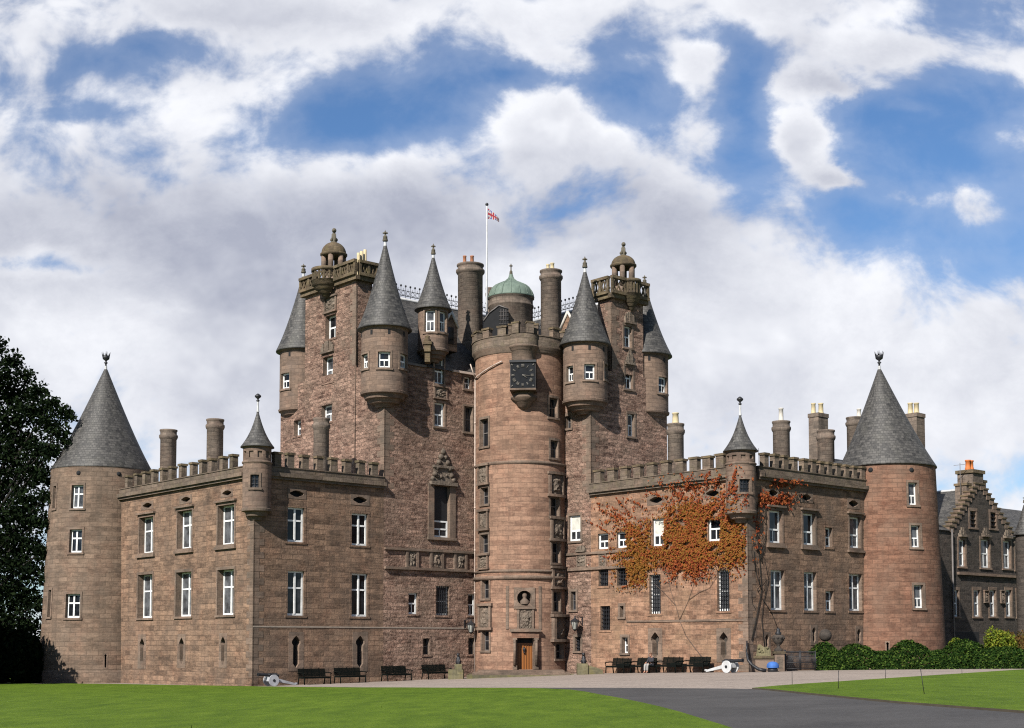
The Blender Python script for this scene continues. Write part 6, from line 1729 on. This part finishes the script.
for Sf, px, lab, r in BL:
    o = proto if first else copy_tree(proto); first = False
    p = on_wall(Sf, px, .95); o.location = p; o.rotation_euler.z = atan2(Sf.d.y, Sf.d.x)
    o.scale = (.9 if Sf is PC else 1.06, 1.1, 1.06); o['label'] = lab; o['category'] = 'bench'; o['group'] = 'benches along the castle walls'; BEN.append((p, Sf))

# cannons
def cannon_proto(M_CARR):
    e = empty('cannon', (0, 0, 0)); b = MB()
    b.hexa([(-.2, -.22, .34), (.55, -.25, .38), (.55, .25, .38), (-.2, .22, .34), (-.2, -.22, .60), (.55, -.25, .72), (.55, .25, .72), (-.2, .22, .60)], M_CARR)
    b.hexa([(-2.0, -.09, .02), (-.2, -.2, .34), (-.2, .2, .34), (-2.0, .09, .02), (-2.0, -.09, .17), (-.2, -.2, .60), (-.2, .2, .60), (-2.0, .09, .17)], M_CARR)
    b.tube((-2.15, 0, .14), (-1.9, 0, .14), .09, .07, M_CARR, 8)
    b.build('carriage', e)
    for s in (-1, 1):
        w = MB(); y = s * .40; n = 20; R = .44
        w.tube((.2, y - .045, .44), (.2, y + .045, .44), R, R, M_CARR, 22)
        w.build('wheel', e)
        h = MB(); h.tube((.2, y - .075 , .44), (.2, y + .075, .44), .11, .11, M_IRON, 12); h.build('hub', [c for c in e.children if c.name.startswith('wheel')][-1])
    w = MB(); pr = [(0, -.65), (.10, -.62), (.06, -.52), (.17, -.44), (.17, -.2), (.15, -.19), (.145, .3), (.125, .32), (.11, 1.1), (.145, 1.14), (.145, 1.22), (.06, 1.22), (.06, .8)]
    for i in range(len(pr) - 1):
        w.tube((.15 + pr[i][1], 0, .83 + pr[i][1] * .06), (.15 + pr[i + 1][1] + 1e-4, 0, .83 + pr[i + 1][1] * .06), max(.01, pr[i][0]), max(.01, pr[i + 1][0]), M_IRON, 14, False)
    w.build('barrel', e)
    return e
cp = cannon_proto(mat('shaded carriage paint', color=(.27, .27, .285), rough=.6)); c2 = cannon_proto(M_CARR)  # left carriage: the white paint again, with shade put into its colour
def setc(o, Sf, px, off, flip, lab, sc=1.):
    p = on_wall(Sf, px, off); o.location = p; o.rotation_euler.z = atan2(Sf.d.y, Sf.d.x) + (pi if flip else 0)
    o['label'] = lab; o['category'] = 'cannon'; o['group'] = 'old cannons at the corners'; o.scale = (sc,) * 3
setc(cp, PB, 273.5, 1.2, True, 'old cannon on a white wheeled carriage coloured as in shade at the foot of the left wing', .8); setc(c2, PC, 728, 1.6, False, 'old black cannon on a sunlit white wheeled carriage before the right wing', .84)

# wall lanterns
def lantern_proto():
    e = empty('lantern', (0, 0, 0)); b = MB()      # wall at y=0, outwards -y
    b.cuboid(-.05, .05, -.03, 0, -.25, .35, M_IRON); b.path([Vector((0, -.02, .25)), Vector((0, -.35, .42)), Vector((0, -.72, .38))], .028, .022, M_IRON, 6); b.path([Vector((0, -.02, -.15)), Vector((0, -.3, .05)), Vector((0, -.5, .36))], .02, .018, M_IRON, 6)
    b.build('bracket', e)
    b = MB(); c = (0, -.72)
    b.rev(c, [(.04, .38), (.05, .28), (.10, .22), (.33, .06), (.33, .02)], M_IRON, 8, smooth=False)
    for k in range(8):
        t = k * pi / 4 + pi / 8; b.tube((.29 * cos(t), -.72 + .29 * sin(t), .02), (.15 * cos(t), -.72 + .15 * sin(t), -.52), .014, .014, M_IRON, 5)
    b.rev(c, [(.17, -.5), (.12, -.56), (.05, -.62), (0, -.66)], M_IRON, 8)
    b.build('frame', e)
    b = MB(); b.rev(c, [(.14, -.5), (.27, .02)], mat('milky lamp glass', color=(.22, .22, .2), rough=.25), 8, smooth=False); b.build('glass', e)
    return e
lp = lantern_proto(); l2 = copy_tree(lp)
for o, Sf, px, py, lab in ((lp, PB, 464.5, 625, 'black iron wall lantern on the shaded wall left of the stair tower'), (l2, PC, 582.5, 622, 'black iron wall lantern on the sunny wall right of the stair tower')):
    a, z = Sf.pix(px, py); p = Sf.P(a, z); o.location = p; o.rotation_euler.z = atan2(Sf.d.y, Sf.d.x); o['label'] = lab; o['category'] = 'lantern'; o['group'] = 'wall lanterns by the stair tower'

# gateway at the right: wall, pier, urn, iron gate
Yg = 84.3
pA_, pB_ = at(751.5, 668, 83.9), at(773.6, 668, Yg)
gz = g(pA_.x, Yg); zt = zat(656.5, Yg)
mb = MB(); mb.cuboid(pA_.x, pB_.x - .01, Yg - .2, Yg + .35, gz - .1, zt - .12, M_DRESS); mb.cuboid(pA_.x, pB_.x - .01, Yg - .28, Yg + .42, zt - .118, zt + .04, M_LICH)
tag(mb.build('low_wall', None, (pA_.x, Yg, gz)), 'low stone wall between the right wing corner and the gate pier', 'wall')
mb = MB(); z0_, z1_ = zt + .042, zat(644.5, Yg); rn = random.Random(2)
n, k = 12, 8; x0_, x1_ = pA_.x + .08, pA_.x + 1.25
def hgt(u): return z0_ + (z1_ - z0_) * (1 - .65 * max(0, u - .35) ** 1.2) + .05 * sin(u * 17)
for i in range(n):
    u0, u1 = i / n, (i + 1) / n; xa, xb = x0_ + (x1_ - x0_) * u0, x0_ + (x1_ - x0_) * u1
    d0, d1 = .05 * noise.noise(Vector((u0 * 7, 3, 1))), .05 * noise.noise(Vector((u1 * 7, 3, 1)))
    mb.hexa([(xa, Yg - .1 + d0, z0_), (xb, Yg - .1 + d1, z0_), (xb, Yg + .25, z0_), (xa, Yg + .25, z0_), (xa, Yg - .02 + d0, hgt(u0)), (xb, Yg - .02 + d1, hgt(u1)), (xb, Yg + .2, hgt(u1)), (xa, Yg + .2, hgt(u0))], M_MOSS)
for i in range(10): mb.ball((rn.uniform(x0_ + .1, x1_ - .2), Yg - .06, z0_ + rn.uniform(.1, .5)), rn.uniform(.05, .1), M_MOSS, 5)
tag(mb.build('carved_slab', None, (x0_, Yg, z0_)), 'worn carved stone slab lying on the low wall by the gate', 'stone slab')
qA, qB = at(773.8, 660, Yg), at(783.6, 660, Yg); zp = zat(652.2, Yg)
mb = MB(); w = (qB.x - qA.x) / 2; cx = (qA.x + qB.x) / 2
mb.cuboid(cx - w, cx + w, Yg - w, Yg + w, gz - .1, zp - .1, M_DRESS); mb.cuboid(cx - w - .06, cx + w + .06, Yg - w - .06, Yg + w + .06, zp - .098, zp + .05, M_LICH)
mb.cuboid(cx - w * .62, cx + w * .62, Yg - w - .015, Yg - w + .01, gz + .2, zp - .3, M_CARV)
tag(mb.build('gate_pier', None, (cx, Yg, gz)), 'square pale stone gate pier with a panelled face', 'pier')
mb = MB(); xU = at(780.3, 640, Yg).x - .12; zu = zat(650.8, Yg); s_ = .052 * Yg / 84
hU = zat(627.5, Yg) - zu
mb.rev((xU, Yg), [(.26, zu - .04), (.26, zu + .1), (.12, zu + .18), (.10, zu + .32), (.2, zu + .42), (.34, zu + .62), (.38, zu + .82), (.34, zu + .93), (.22, zu + .98), (0, zu + .98)], M_GREY, 20)
for k in range(10):
    t = 2 * pi * k / 10; mb.ball((xU + .36 * cos(t), Yg + .36 * sin(t), zu + .78), .07, M_GREY, 5)
urn = mb.build('urn', None, (xU, Yg, zu)); tag(urn, 'mossy carved stone urn with a dark top, on the gate pier', 'urn')
f = MB(); f.rev((xU, Yg), [(.16, zu + .97), (.2, zu + 1.08), (.1, zu + 1.2), (.13, zu + 1.28), (.05, zu + 1.4), (0, zu + hU)], M_IRON, 10); f.build('urn_top', urn, (xU, Yg, zu + 1))
gA, gB = at(784.8, 660, Yg + .05), at(815.5, 660, Yg + .3)
e = empty('iron_gate', (gA.x, gA.y, gz), 'black wrought iron gate between the stone pier and the hedge', 'gate')
zg0, zg1 = zat(671, Yg) + .06, zat(650.5, Yg)
n = 27; sp = MB(); fr = MB()
for i in range(n + 1):
    t = i / n; p = gA.lerp(gB, t)
    big = i in (0, 13, n, 14)
    sp.tube((p.x, p.y, zg0), (p.x, p.y, zg1 - (0 if big else .12 + .08 * abs(sin(i * 1.1)))), .035 if big else .021, .035 if big else .018, M_IRON, 5)
    if not big: sp.ball((p.x, p.y, zg1 - .10), .04, M_IRON, 4, 1.5)
    if i < n and i % 2 == 0:
        c = gA.lerp(gB, (i + 1) / n)
        for zc_ in (zg0 + .25, zg0 + .62):
            for k in range(8): sp.tube((c.x + .085 * cos(k * pi / 4), c.y, zc_ + .085 * sin(k * pi / 4)), (c.x + .085 * cos((k + 1) * pi / 4), c.y, zc_ + .085 * sin((k + 1) * pi / 4)), .012, .012, M_IRON, 4, False)
sp.build('bars', e, gA)
for z in (zg0 + .08, zg0 + .45, zg0 + .8): fr.tube((gA.x, gA.y, z), (gB.x, gB.y, z), .022, .022, M_IRON, 5)
fr.tube((gA.x, gA.y - .02, zg0), (gA.x, gA.y - .02, zg1 + .05), .07, .07, M_IRON, 6)
fr.build('frame', e, gA)
pS = at(825.5, 645, 87.3); mb = MB(); zb_ = zat(655, 87.3)
mb.cuboid(pS.x - .28, pS.x + .28, 87.05, 87.6, g(pS.x, 87.3) - .1, zb_, M_DRESS); mb.rev((pS.x, 87.3), [(.2, zb_), (.12, zb_ + .15), (.16, zb_ + .6), (.1, zb_ + .75)], M_DRESS, 12)
mb.ball((pS.x, 87.3, zat(635.3, 87.3)), .40, M_GREY, 14)
mb.rev((pS.x, 87.3), [(.12, zb_ + .7), (.2, zat(642, 87.3))], M_DRESS, 12)
tag(mb.build('ball_pier', None, (pS.x, 87.3, g(pS.x, 87.3))), 'stone ball on a post rising from the left end of the hedge', 'pier')
# blue covered bundle by the pier
pb = at(772.7, 671, 83.2); mb = MB(); zz = g(pb.x, 83.2) + .012
e = empty('blue_bundle', (pb.x, 83.2, zz), 'small bundle with a bright blue rounded cover before the gate pier', 'bundle')
m = MB(); m.rev((pb.x, 83.2), [(.28, zz), (.32, zz + .1), (.26, zz + .28), (.1, zz + .33)], M_IRON, 14); m.build('dark_base', e, (pb.x, 83.2, zz))
m = MB()
prf = [(.36, zz + .24), (.37, zz + .34), (.33, zz + .48), (.22, zz + .58), (.08, zz + .62), (0, zz + .62)]
for i in range(len(prf) - 1):
    (ra, za_), (rb_, zb2) = prf[i], prf[i + 1]
    for k in range(20):
        t0_, t1_ = 2 * pi * k / 20, 2 * pi * (k + 1) / 20; wv = lambda t: 1 + .07 * sin(3 * t + 1)
        m.face([(pb.x + ra * cos(t0_) * wv(t0_), 83.2 + ra * sin(t0_) * wv(t0_), za_), (pb.x + ra * cos(t1_) * wv(t1_), 83.2 + ra * sin(t1_) * wv(t1_), za_), (pb.x + rb_ * cos(t1_) * wv(t1_), 83.2 + rb_ * sin(t1_) * wv(t1_), zb2), (pb.x + rb_ * cos(t0_) * wv(t0_), 83.2 + rb_ * sin(t0_) * wv(t0_), zb2)][:4] if rb_ > 0 else [(pb.x + ra * cos(t0_), 83.2 + ra * sin(t0_), za_), (pb.x + ra * cos(t1_), 83.2 + ra * sin(t1_), za_), (pb.x, 83.2, zb2)], M_BLUE, smooth=True)
m.build('cover', e, (pb.x, 83.2, zz))

# thin iron stakes along the right lawn
for i, (px, y0, y1, ln, lab) in enumerate(((792.2, 672, 686, 0, 'thin dark stake at the tip of the right lawn, nearest the iron gate'), (838.3, 671, 690.5, .01, 'thin dark stake in the right lawn, second from the road tip'), (885.6, 668.5, 680.3, 0, 'short thin stake at the gravel edge between the two long stakes'), (924.5, 669, 696.5, -.05, 'tallest thin stake, leaning slightly, nearest the camera on the right lawn'), (962, 668.5, 675.2, 0, 'short thin stake at the gravel edge, rightmost of the row'))):
    p = gp(px, y1); z0 = g(*p) + .07; zt = zat(y0, p.y)
    m = MB(); m.tube((p.x, p.y, z0 - .05), (p.x + ln * 2, p.y, zt), .011, .010, M_IRON, 6); m.ball((p.x + ln * 2, p.y, zt), .018, M_IRON, 5)
    tag(m.build('stake', None, (p.x, p.y, z0)), lab, 'stake', 'thin stakes round the right lawn')

# the person on the bench
def seated_person():
    p, Sf = BEN[5]; rz = atan2(Sf.d.y, Sf.d.x); R = Matrix.Rotation(rz, 4, 'Z')
    off = Vector((.58, 0, 0))
    e = empty('person', (p.x, p.y, p.z), 'person in a dark jacket and pale trousers seated at the right end of a bench', 'person', rz=rz)
    M_SK = mat('skin', color=(.30, .15, .10), rough=.6); M_JK = mat('dark jacket', color=(.02, .02, .025), rough=.9); M_TR = mat('pale trousers', color=(.22, .21, .2), rough=.9); M_HAIR = mat('brown hair', color=(.07, .035, .02), rough=.8)
    def skin(name, vs, es, rad, m, root, par=e):
        me = bpy.data.meshes.new(name); me.from_pydata([Vector(v) + off for v in vs], es, []); ob = bpy.data.objects.new(name, me); COL.objects.link(ob); ob.parent = par
        md = ob.modifiers.new('skin', 'SKIN'); ob.modifiers.new('sub', 'SUBSURF').levels = 1; ob.modifiers['sub'].render_levels = 2
        for i, r_ in enumerate(rad): me.skin_vertices[0].data[i].radius = r_; me.skin_vertices[0].data[i].use_root = (i == root)
        md.use_smooth_shade = True; me.materials.append(m); return ob
    vs_ = [(0, .12, .55), (0, .16, .75), (0, .15, .98), (0, .12, 1.06), (0, .08, 1.14), (0, .06, 1.24), (.17, .14, .98), (.24, .06, .74), (.20, -.14, .66), (.17, -.2, .64), (-.17, .14, .98), (-.24, .06, .74), (-.20, -.14, .66), (-.17, -.2, .64),
           (.1, .08, .55), (.11, -.32, .55), (.11, -.34, .10), (.11, -.46, .05), (-.1, .08, .55), (-.11, -.32, .55), (-.11, -.34, .10), (-.11, -.46, .05)]
    es_ = [(0, 1), (1, 2), (2, 3), (3, 4), (4, 5), (2, 6), (6, 7), (7, 8), (8, 9), (2, 10), (10, 11), (11, 12), (12, 13), (0, 14), (14, 15), (15, 16), (16, 17), (0, 18), (18, 19), (19, 20), (20, 21)]
    ra_ = [(.15, .11), (.15, .10), (.14, .10), (.055, .055), (.085, .09), (.06, .07), (.07, .07), (.05, .05), (.038, .038), (.035, .04), (.07, .07), (.05, .05), (.038, .038), (.035, .04), (.09, .08), (.07, .07), (.045, .045), (.04, .035), (.09, .08), (.07, .07), (.045, .045), (.04, .035)]
    body = skin('body', vs_, es_, ra_, M_SK, 0)
    j = skin('jacket', [vs_[0], vs_[1], vs_[2], vs_[6], vs_[7], (.205, -.10, .672), vs_[10], vs_[11], (-.205, -.10, .672)], [(0, 1), (1, 2), (2, 3), (3, 4), (4, 5), (2, 6), (6, 7), (7, 8)], [(.17, .125), (.168, .118), (.15, .115), (.082, .082), (.063, .063), (.05, .05), (.082, .082), (.063, .063), (.05, .05)], M_JK, 0)
    tr = skin('trousers', [(0, .12, .53), vs_[14], vs_[15], (.11, -.34, .14), vs_[18], vs_[19], (-.11, -.34, .14)], [(0, 1), (1, 2), (2, 3), (0, 4), (4, 5), (5, 6)], [(.16, .12), (.105, .095), (.083, .083), (.065, .065), (.105, .095), (.083, .083), (.065, .065)], M_TR, 0)
    m = MB(); m.ball((off.x, .095 + off.y, 1.225), .098, M_HAIR, 10, 1.05); ob = m.build('hair'); ob.parent = e; ob.location = (0, .02, .01)
    m = MB()
    m.ball((off.x, -.035, 1.17), .018, M_SK, 6); m.ball((off.x - .03, -.022, 1.2), .011, M_IRON, 5); m.ball((off.x + .03, -.022, 1.2), .011, M_IRON, 5); m.tube((off.x - .022, -.024, 1.125), (off.x + .022, -.024, 1.125), .006, .006, M_RED, 4)
    for k in (-1, 1): m.ball((off.x + k * .088, .075, 1.18), .022, M_SK, 6)
    ob = m.build('face'); ob.parent = e; ob.location = (0, 0, 0)
    for k in (-1, 1):
        m = MB(); pts_ = [((-.03, 0), .06), ((-.012, 0), .075), ((.008, 0), .078), ((.026, 0), .062)]
        for (dx, _), L_ in pts_: m.path([Vector((off.x + k * .165 + dx, -.215, .645)), Vector((off.x + k * .16 + dx, -.215 - L_ * .7, .635)), Vector((off.x + k * .16 + dx, -.215 - L_, .61))], .009, .007, M_SK, 6)
        m.path([Vector((off.x + k * .135, -.19, .645)), Vector((off.x + k * .115, -.225, .64)), Vector((off.x + k * .11, -.25, .625))], .010, .008, M_SK, 6)
        ob = m.build('hand'); ob.parent = e; ob.location = (0, 0, 0)
seated_person()
